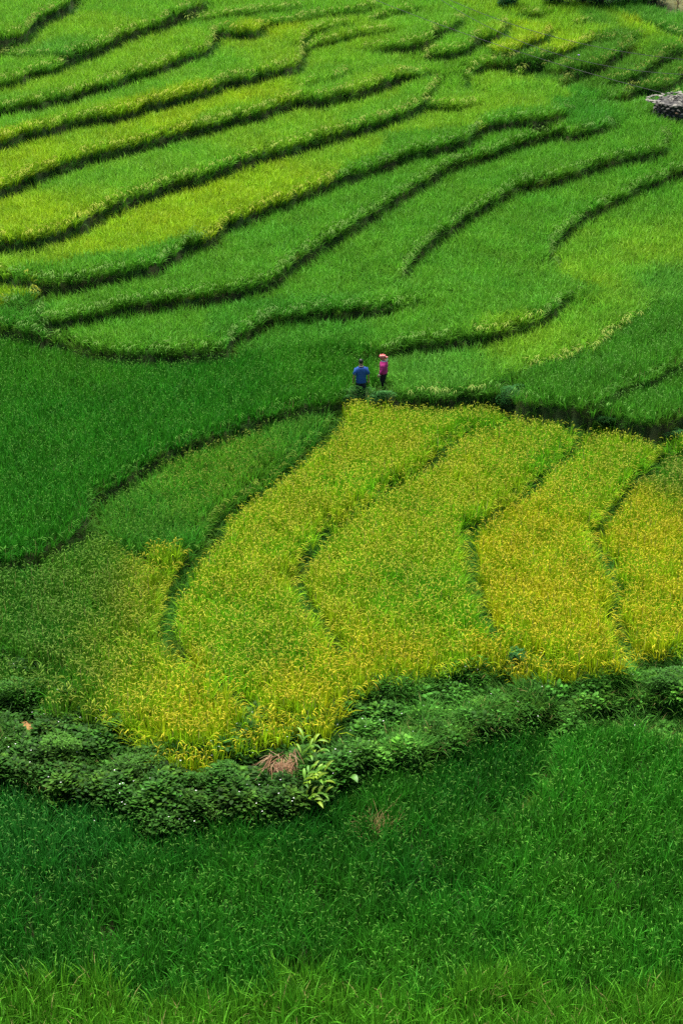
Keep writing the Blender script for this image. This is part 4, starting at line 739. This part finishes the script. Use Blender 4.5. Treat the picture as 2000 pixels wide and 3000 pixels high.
for k in range(150):
    rr = (PR+.22)*math.sqrt(rs.random()); a = rs.uniform(0, 6.283)
    put_stone(rr*math.cos(a)-(.25 if math.cos(a) < -.6 and rr > 1.2 else 0), rr*math.sin(a), PH+.08+.10*(1-rr/1.7)+rs.uniform(-.04,.07), rs.uniform(.17,.30), True, rs.choice((0,0,3,3,1)))
v, f = loft([((0,0,zz), (rx,0,0), (0,rx,0)) for zz, rx in ((-.3,PR-.12),(.5,PR-.14),(PH,PR-.15))], True, 20)
mesh_obj('rubble_core', v, f, plain('dark_rubble', (.03,.028,.025)), pile)

# ------------------------------------------------------------------ single plants
def crown_mesh(name, rx, ry, h, n, lw, col, seed, mat, lobes=7, z0=0.0, long=1.9):
    r = random.Random(seed); p = Plant(); U = r.uniform
    lob = [(U(-.6,.6)*rx, U(-.6,.6)*ry, z0+h*U(.12,.8), U(.32,.55)) for _ in range(lobes)]+[(0,0,z0+h*.45,.6)]
    diam = lambda q: math.sin(math.pi*min(1, q*1.02))**.7+.05
    for k in range(n):
        cx_, cy_, cz_, q = r.choice(lob); d = Vector((r.gauss(0,1), r.gauss(0,1), r.gauss(0,1)+.35)).normalized()*U(.6,1.0)**.5
        x, y, z = cx_+d.x*q*rx, cy_+d.y*q*ry, max(.02, cz_+d.z*q*h*.7)
        p.blade(x, y, z, math.atan2(d.y, d.x)+U(-.9,.9), lw*U(.8,1.3)*long, lw*U(.7,1.2), R(U(35,85)), R(U(10,60)), U(.55,1.4), seg=3, prof=diam)
    return p
def plant_obj(name, p, mats, parent):
    o = mesh_obj(name, p.v, p.f, mats, parent, fm=p.m); o.data.attributes.new('tone', 'FLOAT', 'POINT').data.foreach_set('value', p.t); return o
def bush(name, spot, rx, ry, h, n, lw, col, label, cat='bush', group=None, seed=1, stems=5, z0=.05, long=1.9, blades=0):
    x, y = SPOT[spot]; root = empty(name, (x, y, float(ground(x, y))-.03), 0, label, cat, group)
    m = leaf_mat(name+'_leaf', '', col=col, trans=.25)
    plant_obj('crown', crown_mesh('crown', rx, ry, h, n, lw, col, seed, m, z0=z0, long=long), [m], root)
    r = random.Random(seed+50); parts = []
    for k in range(stems):
        a = r.uniform(0, 6.283); q = r.uniform(.3,.7); tp = (q*rx*math.cos(a), q*ry*math.sin(a), z0+h*r.uniform(.5,.8)); md = (tp[0]*.35, tp[1]*.35, tp[2]*.55)
        parts.append(tube([(tp[0]*.08, tp[1]*.08, -.05), md, tp], [max(.008,h*.022), max(.006,h*.016), max(.003,h*.006)], 6))
    v, f = join(*parts); mesh_obj('stems', v, f, M_BARK, root, True)
    if blades:
        t = tuft(seed+9, n=blades, lmin=h*.7, lmax=h*1.35, dry=.05, w=.02); t.m = [0]*len(t.f); plant_obj('grass_blades', t, [m], root)
    return root
M_BARK = plain('bark', (.07,.05,.035), rough=.9, var=.25)
WG = (.045,.165,.025)
bush('weed_clump', 'weed_a', .72, .42, .85, 2000, .035, WG, 'bluish green weed clump in front of the man in blue', 'weeds', seed=11, blades=50)
bush('weed_clump', 'weed_b', .6, .38, .5, 1300, .035, (.04,.16,.03), 'low green weed clump at the feet of the woman in pink', 'weeds', seed=12, blades=40)
bush('round_shrub', 'shrub_a', .62, .50, .62, 1900, .026, (.035,.15,.03), 'rounded feathery blue green shrub between two golden rice strips', 'shrub', seed=13, blades=30)
bush('weed_clump', 'weed_c', .75, .32, .34, 1000, .03, (.04,.15,.03), 'low bluish weeds at the foot of the tallest dark bank', 'weeds', seed=14, blades=40)
bush('weed_clump', 'weed_d', .6, .3, .36, 900, .03, (.035,.145,.035), 'bluish weeds at the right edge under the dark bank', 'weeds', seed=15, blades=40)
bush('tall_weed', 'tall_a', .26, .24, .78, 420, .05, (.035,.150,.030), 'tall leafy weed standing up against the golden rice front', 'weed', seed=16, stems=3)
bush('leafy_weed', 'leafy_a', .40, .32, .42, 420, .065, (.040,.170,.030), 'broad leaved pale weed right of the tall leafy weed', 'weed', seed=17)
bush('bank_bush', 'bush_r', .85, .55, .72, 1700, .045, (.040,.130,.015), 'dark dense bush at the right edge under the golden rice', 'bush', seed=18)
for k, (sp_, rx, h, lab) in enumerate((('bush_a', .95, .75, 'leafy bush at the left edge beside the golden rice corner'), ('bush_b', .85, .62, 'leafy bush below the bare brown soil patch'), ('bush_c', .95, .70, 'dark bush under the pointed tip of golden rice'),
        ('bush_d', .80, .60, 'dark bush left of the dead brown straw'), ('bush_e', .75, .50, 'leafy bush above the long ginger leaves'))):
    bush('bank_bush', sp_, rx, rx*.62, h, 1500, .042, ((.045,.150,.016),(.060,.175,.016),(.045,.135,.014),(.040,.135,.014),(.050,.155,.016))[k], lab, 'bush', 'bushes along the wild bank', seed=20+k)
# far bushes and trees at the top right
for k, (sp_, rx, h, c, lab) in enumerate((('far_a', .75, 1.5, (.05,.19,.06), 'rounded blue green bush at the top edge'),
        ('far_b', 1.1, 2.2, (.035,.115,.030), 'dark bush left of the far tree clump'), ('far_c', 1.3, 3.0, (.020,.090,.045), 'tallest dark tree of the far clump'),
        ('far_d', 1.3, 2.6, (.028,.100,.035), 'dark tree behind the small square rice block'), ('far_e', 1.3, 2.4, (.026,.105,.040), 'dark tree above the pale rice field'), ('far_f', 1.2, 2.2, (.022,.095,.040), 'dark bush beside the dry slope in the corner'))):
    bush('far_tree', sp_, rx, rx*.8, h, 2000, .085, c, lab, 'tree' if k > 1 else 'bush', 'trees along the far rim', seed=30+k, stems=6, z0=.1)

# ginger and broad leaved plants on the wild bank, every leaf a part
def leaf_shape(ln, w, bend, fold=.25, seg=6):
    v = []; f = []; r = h = 0
    for k in range(seg+1):
        q = k/seg; ww = w/2*(math.sin(math.pi*min(1,q*.97+.03))**.75) if 0 < k < seg else .006; th = R(90)-R(bend)*(.6-q)
        v += [(r, -ww, h+ww*fold), (r, 0, h), (r, ww, h+ww*fold)]
        r += math.sin(th)*ln/seg; h += math.cos(th)*ln/seg
    for k in range(seg):
        a = 3*k; f += [(a, a+1, a+4, a+3), (a+1, a+2, a+5, a+4)]
    return v, f
def one_mat_leaf(name, col): return leaf_mat(name, '', col=col, trans=.3, rough=.4, spec=.3)
def leafy_plant(name, spot, leaves, stem, label, cat, cols, seed, lz=(.3,.45), wid=.085, group=None):
    x, y = SPOT[spot]; root = empty(name, (x, y, float(ground(x, y))), 0, label, cat, group); r = random.Random(seed)
    mats = [one_mat_leaf('%s_leaf_%d' % (spot, k), c) for k, c in enumerate(cols)]; shapes = []
    for k in range(4):
        v, f = leaf_shape(1.0, 1.0, r.uniform(50, 110)); shapes.append((v, f))
    meshes = {}
    for az, tilt_, t0, t1, n in stem:      # stems: azimuth, lean, start and end of leaves along it, count
        ln, ang = t1, R(tilt_); pts = [Vector((0,0,-.1))]+[Vector((math.cos(az)*math.sin(ang*q**.8)*ln*q, math.sin(az)*math.sin(ang*q**.8)*ln*q, math.cos(ang*q**1.2)*ln*q)) for q in (.25,.5,.75,1.0)]
        v, f = tube([tuple(p) for p in pts], [.016,.014,.011,.008,.004], 6); mesh_obj('stem', v, f, M_GSTEM, root, True)
        for k in range(n):
            q = t0/t1+(1-t0/t1)*(k+.3)/n; P = pts[1]*0; qq = q*4; a = int(min(3, qq)); P = pts[a].lerp(pts[a+1], qq-a) if a < 4 else pts[4]
            sidea = az+(1 if k % 2 else -1)*r.uniform(.35,1.15); mi = r.randrange(len(mats)); key = (k % 4, mi)
            if key not in meshes:
                me = bpy.data.meshes.new('leaf'); me.from_pydata(shapes[key[0]][0], [], shapes[key[0]][1]); me.materials.append(mats[mi]); me.attributes.new('tone', 'FLOAT', 'POINT').data.foreach_set('value', [r.uniform(.85,1.15)]*len(me.vertices)); me.polygons.foreach_set('use_smooth', [True]*len(me.polygons)); meshes[key] = me
            o = bpy.data.objects.new('leaf', meshes[key]); COL.objects.link(o); o.parent = root; o.location = P
            L_ = r.uniform(*lz); W_ = wid*r.uniform(.85,1.2); o.scale = (L_, W_, L_); o.rotation_euler = (r.uniform(-.3,.3), R(r.uniform(-35,15)), sidea)
    return root
M_GSTEM = plain('green_stem', (.10,.22,.04), rough=.5, var=.1)
YG = ((.24,.42,.035),(.17,.37,.04),(.30,.45,.04),(.12,.30,.04))
leafy_plant('ginger_plant', 'ginger_a', 0, [(.2,30,.25,.95,9),(1.2,18,.3,.9,6),(-.3,45,.25,.9,7)], 'ginger plant with upright yellow green leaves right of the dead straw', 'ginger plant', YG, 41, group='ginger plants')
leafy_plant('ginger_plant', 'ginger_b', 0, [(.1,48,.25,.95,10),(-.35,62,.25,.9,9),(.5,35,.3,.8,6)], 'ginger plant arching to the right below the straw', 'ginger plant', YG, 42, group='ginger plants')
leafy_plant('ginger_plant', 'ginger_c', 0, [(-.1,60,.2,.8,8),(-.6,70,.2,.7,6),(2.6,50,.2,.5,4)], 'lowest ginger plant leaning over the dark rice', 'ginger plant', YG[:3], 43, group='ginger plants')
leafy_plant('broad_leaf_plant', 'broad_a', 0, [(1.6,10,.2,.5,3),(.1,40,.2,.55,3),(2.8,30,.2,.4,2)], 'plant with a few wide bright green leaves right of the ginger', 'plant', ((.09,.32,.02),(.06,.25,.03),(.12,.30,.05)), 44, (.40,.55), .24)
leafy_plant('broad_leaf_plant', 'broad_b', 0, [(1.6,15,.15,.4,4),(3.0,45,.15,.4,3)], 'small green leafy plant under the dead brown straw', 'plant', ((.06,.24,.03),(.05,.19,.03)), 45, (.26,.36), .11)
leafy_plant('fern', 'fern_a', 0, [(.3,50,.1,.55,10),(2.4,50,.1,.55,10),(4.4,50,.1,.5,9)], 'bright green fern on the bank right of the bare soil', 'fern', ((.09,.30,.02),(.07,.26,.02)), 46, (.16,.24), .05)

# dead straw
x, y = SPOT['straw']; z = float(ground(x, y)); root = empty('dead_straw_heap', (x, y, z), 0, 'heap of dead brown straw lying on the bank', 'straw heap'); root.scale = (.8,.8,.75)
M_STRAW = [plain('straw_%d' % k, c, rough=.8, var=.2) for k, c in enumerate(((.28,.15,.07),(.20,.10,.05),(.36,.24,.13)))]
r = random.Random(9)
for k in range(90):
    a = r.gauss(-1.0, .55) if k % 2 else r.gauss(-2.2, .45); L_ = r.uniform(.35,.8); bx, by = r.uniform(-.5,.5), r.uniform(-.25,.35); b0 = Vector((bx, by, .35+by*.5+r.uniform(0,.15)+.25*abs(bx)))
    d = Vector((math.cos(a), math.sin(a)*.8, -.45+r.uniform(-.2,.3)))*L_
    v, f = tube([tuple(b0), tuple(b0+d*.5+Vector((0,0,r.uniform(0,.08)))), tuple(b0+d)], [.008,.011,.004], 4); mesh_obj('straw', v, f, M_STRAW[k % 3], root)
mv = []
bm = bmesh.new(); bmesh.ops.create_icosphere(bm, subdivisions=3, radius=1)
for q in bm.verts: q.co = Vector((q.co.x*.48, q.co.y*.34, .06+q.co.z*.26*(1+.2*math.sin(q.co.x*9)*math.sin(q.co.y*8))))
me = bpy.data.meshes.new('litter'); bm.to_mesh(me); bm.free(); me.materials.append(M_STRAW[1]); o = bpy.data.objects.new('litter', me); COL.objects.link(o); o.parent = root

# bare soil on the bank
def patch(name, spot, rx, ry, mat, lift, kind, label):
    x, y = SPOT[spot]; v = [(x, y, float(ground(x, y))+lift)]; f = []; n = 28; r = random.Random(3)
    for ring_ in range(1, 5):
        for k in range(n):
            a = 6.283*k/n; q = ring_/4*(1+.22*math.sin(3*a+1)+.12*math.sin(7*a)); px_, py_ = x+rx*q*math.cos(a), y+ry*q*math.sin(a)
            v.append((px_, py_, float(ground(px_, py_))+lift*(1.0 if ring_ < 4 else -1.5)+r.uniform(-.03,.03)))
    for k in range(n): f.append((0, 1+k, 1+(k+1) % n))
    for ring_ in range(3):
        for k in range(n): a = 1+ring_*n+k; b = 1+ring_*n+(k+1) % n; f.append((a, a+n, b+n, b))
    return tag(mesh_obj(name, v, f, mat, smooth=True), label, kind=kind)
patch('bare_soil', 'soil', .55, .62, plain('ochre_soil', (.23,.125,.04), rough=.95, var=.3, scale=5, bump=.8), .10, 'structure', 'patch of bare ochre soil on the bank at left')
patch('dry_slope', 'dry', 2.0, 4.0, plain('dry_earth', (.075,.085,.03), rough=.95, var=.3, scale=1.2, bump=.8), .25, 'structure', 'dry brownish slope in the top right corner')
x, y = SPOT['dry']; n = 420; ax = x+rng.normal(0,.9,n); ay = y+rng.normal(0,1.8,n); c = np.array([.16,.17,.05])*rng.uniform(.6,1.3,n)[:,None]
scatter('dry_grass', [tuft(970,dry=.35), tuft(971,dry=.3)], np.stack([ax,ay,ground(ax,ay)+.1],1), rng.integers(0,2,n), tilt(rng.uniform(0,6.28,n), np.abs(rng.normal(0,.2,n))), rng.uniform(.5,1.0,n), {'leaf_col': c, 'head_col': c}, [M_LEAF, M_HEAD, M_FLOWER], 'dry olive grass on the slope in the top right corner')
x, y = SPOT['stalk']; root = empty('dead_stalk', (x, y, float(ground(x, y))+.2), 0, 'thin reddish dead stalk on the dry slope', 'dead plant')
v, f = tube([(0,0,-.2),(.03,0,.5),(.01,0,1.1)], [.03,.025,.012], 6); M_RED = plain('dead_wood', (.16,.065,.035), rough=.9); mesh_obj('trunk', v, f, M_RED, root)
for k, a in enumerate((.4, 2.2, 3.6, 5.2)):
    v, f = tube([(.02,0,.35+.15*k),(.25*math.cos(a),.25*math.sin(a),.6+.15*k)], [.03,.01], 5); mesh_obj('twig', v, f, M_RED, root)

# pale broken blades among the foreground rice
x, y = SPOT['dryrice']; n = 26; ax = x+rng.normal(0,.28,n); ay = y+rng.normal(0,.3,n); c = np.array([.30,.24,.09])*rng.uniform(.6,1.2,n)[:,None]
scatter('withered_rice', [tuft(980,n=8,lmin=.5,lmax=.95,dry=.3), tuft(981,n=7,lmin=.5,lmax=.95,dry=.3)], np.stack([ax,ay,ground(ax,ay)],1), rng.integers(0,2,n), tilt(rng.uniform(0,6.28,n), np.abs(rng.normal(0,.2,n))), rng.uniform(.8,1.1,n), {'leaf_col': c, 'head_col': c}, [M_LEAF, M_HEAD, M_FLOWER], 'small patch of withered tan rice in the dark foreground field')

# purple bloom
x, y = SPOT['purple']; root = empty('purple_flower', (x, y, float(ground(x, y))), 0, 'tiny purple bloom in the dark notch of an upper right bank', 'flower')
v, f = tube([(0,0,0),(.01,-.02,.25),(0,-.04,.62)], [.01,.008,.006], 5); mesh_obj('stem', v, f, M_GSTEM, root)
M_PUR = plain('purple_petal', (.30,.14,.62), rough=.6)
for k in range(5):
    v, f = leaf_shape(.10, .09, 60, .3, 4); o = mesh_obj('petal', v, f, M_PUR, root, True); o.location = (0,-.04,.62); o.rotation_euler = (0, R(-20), k*1.257)

# overhead cables crossing the upper right
M_CABLE = plain('black_cable', (.012,.013,.014), rough=.6, var=.05)
for (a, b), lab in zip(CABLES, ('highest of three thin cables over the upper right terraces', 'middle thin cable over the upper right terraces', 'lowest and longest thin cable over the upper right terraces')):
    a, b = Vector(a), Vector(b); pts = []
    for k in range(41):
        t = -.5+k/40*2.1; P = a.lerp(b, t); P.z -= 1.2*(1-((t-.55)/1.05)**2)-1.2*(1-(.55/1.05)**2); pts.append(tuple(P))
    c0 = Vector(pts[0]); v, f = tube([tuple(Vector(q)-c0) for q in pts], [.011]*41, 5)
    o = mesh_obj('overhead_cable', v, f, M_CABLE, None, True); o.location = c0; tag(o, lab, 'cable', 'overhead cables')
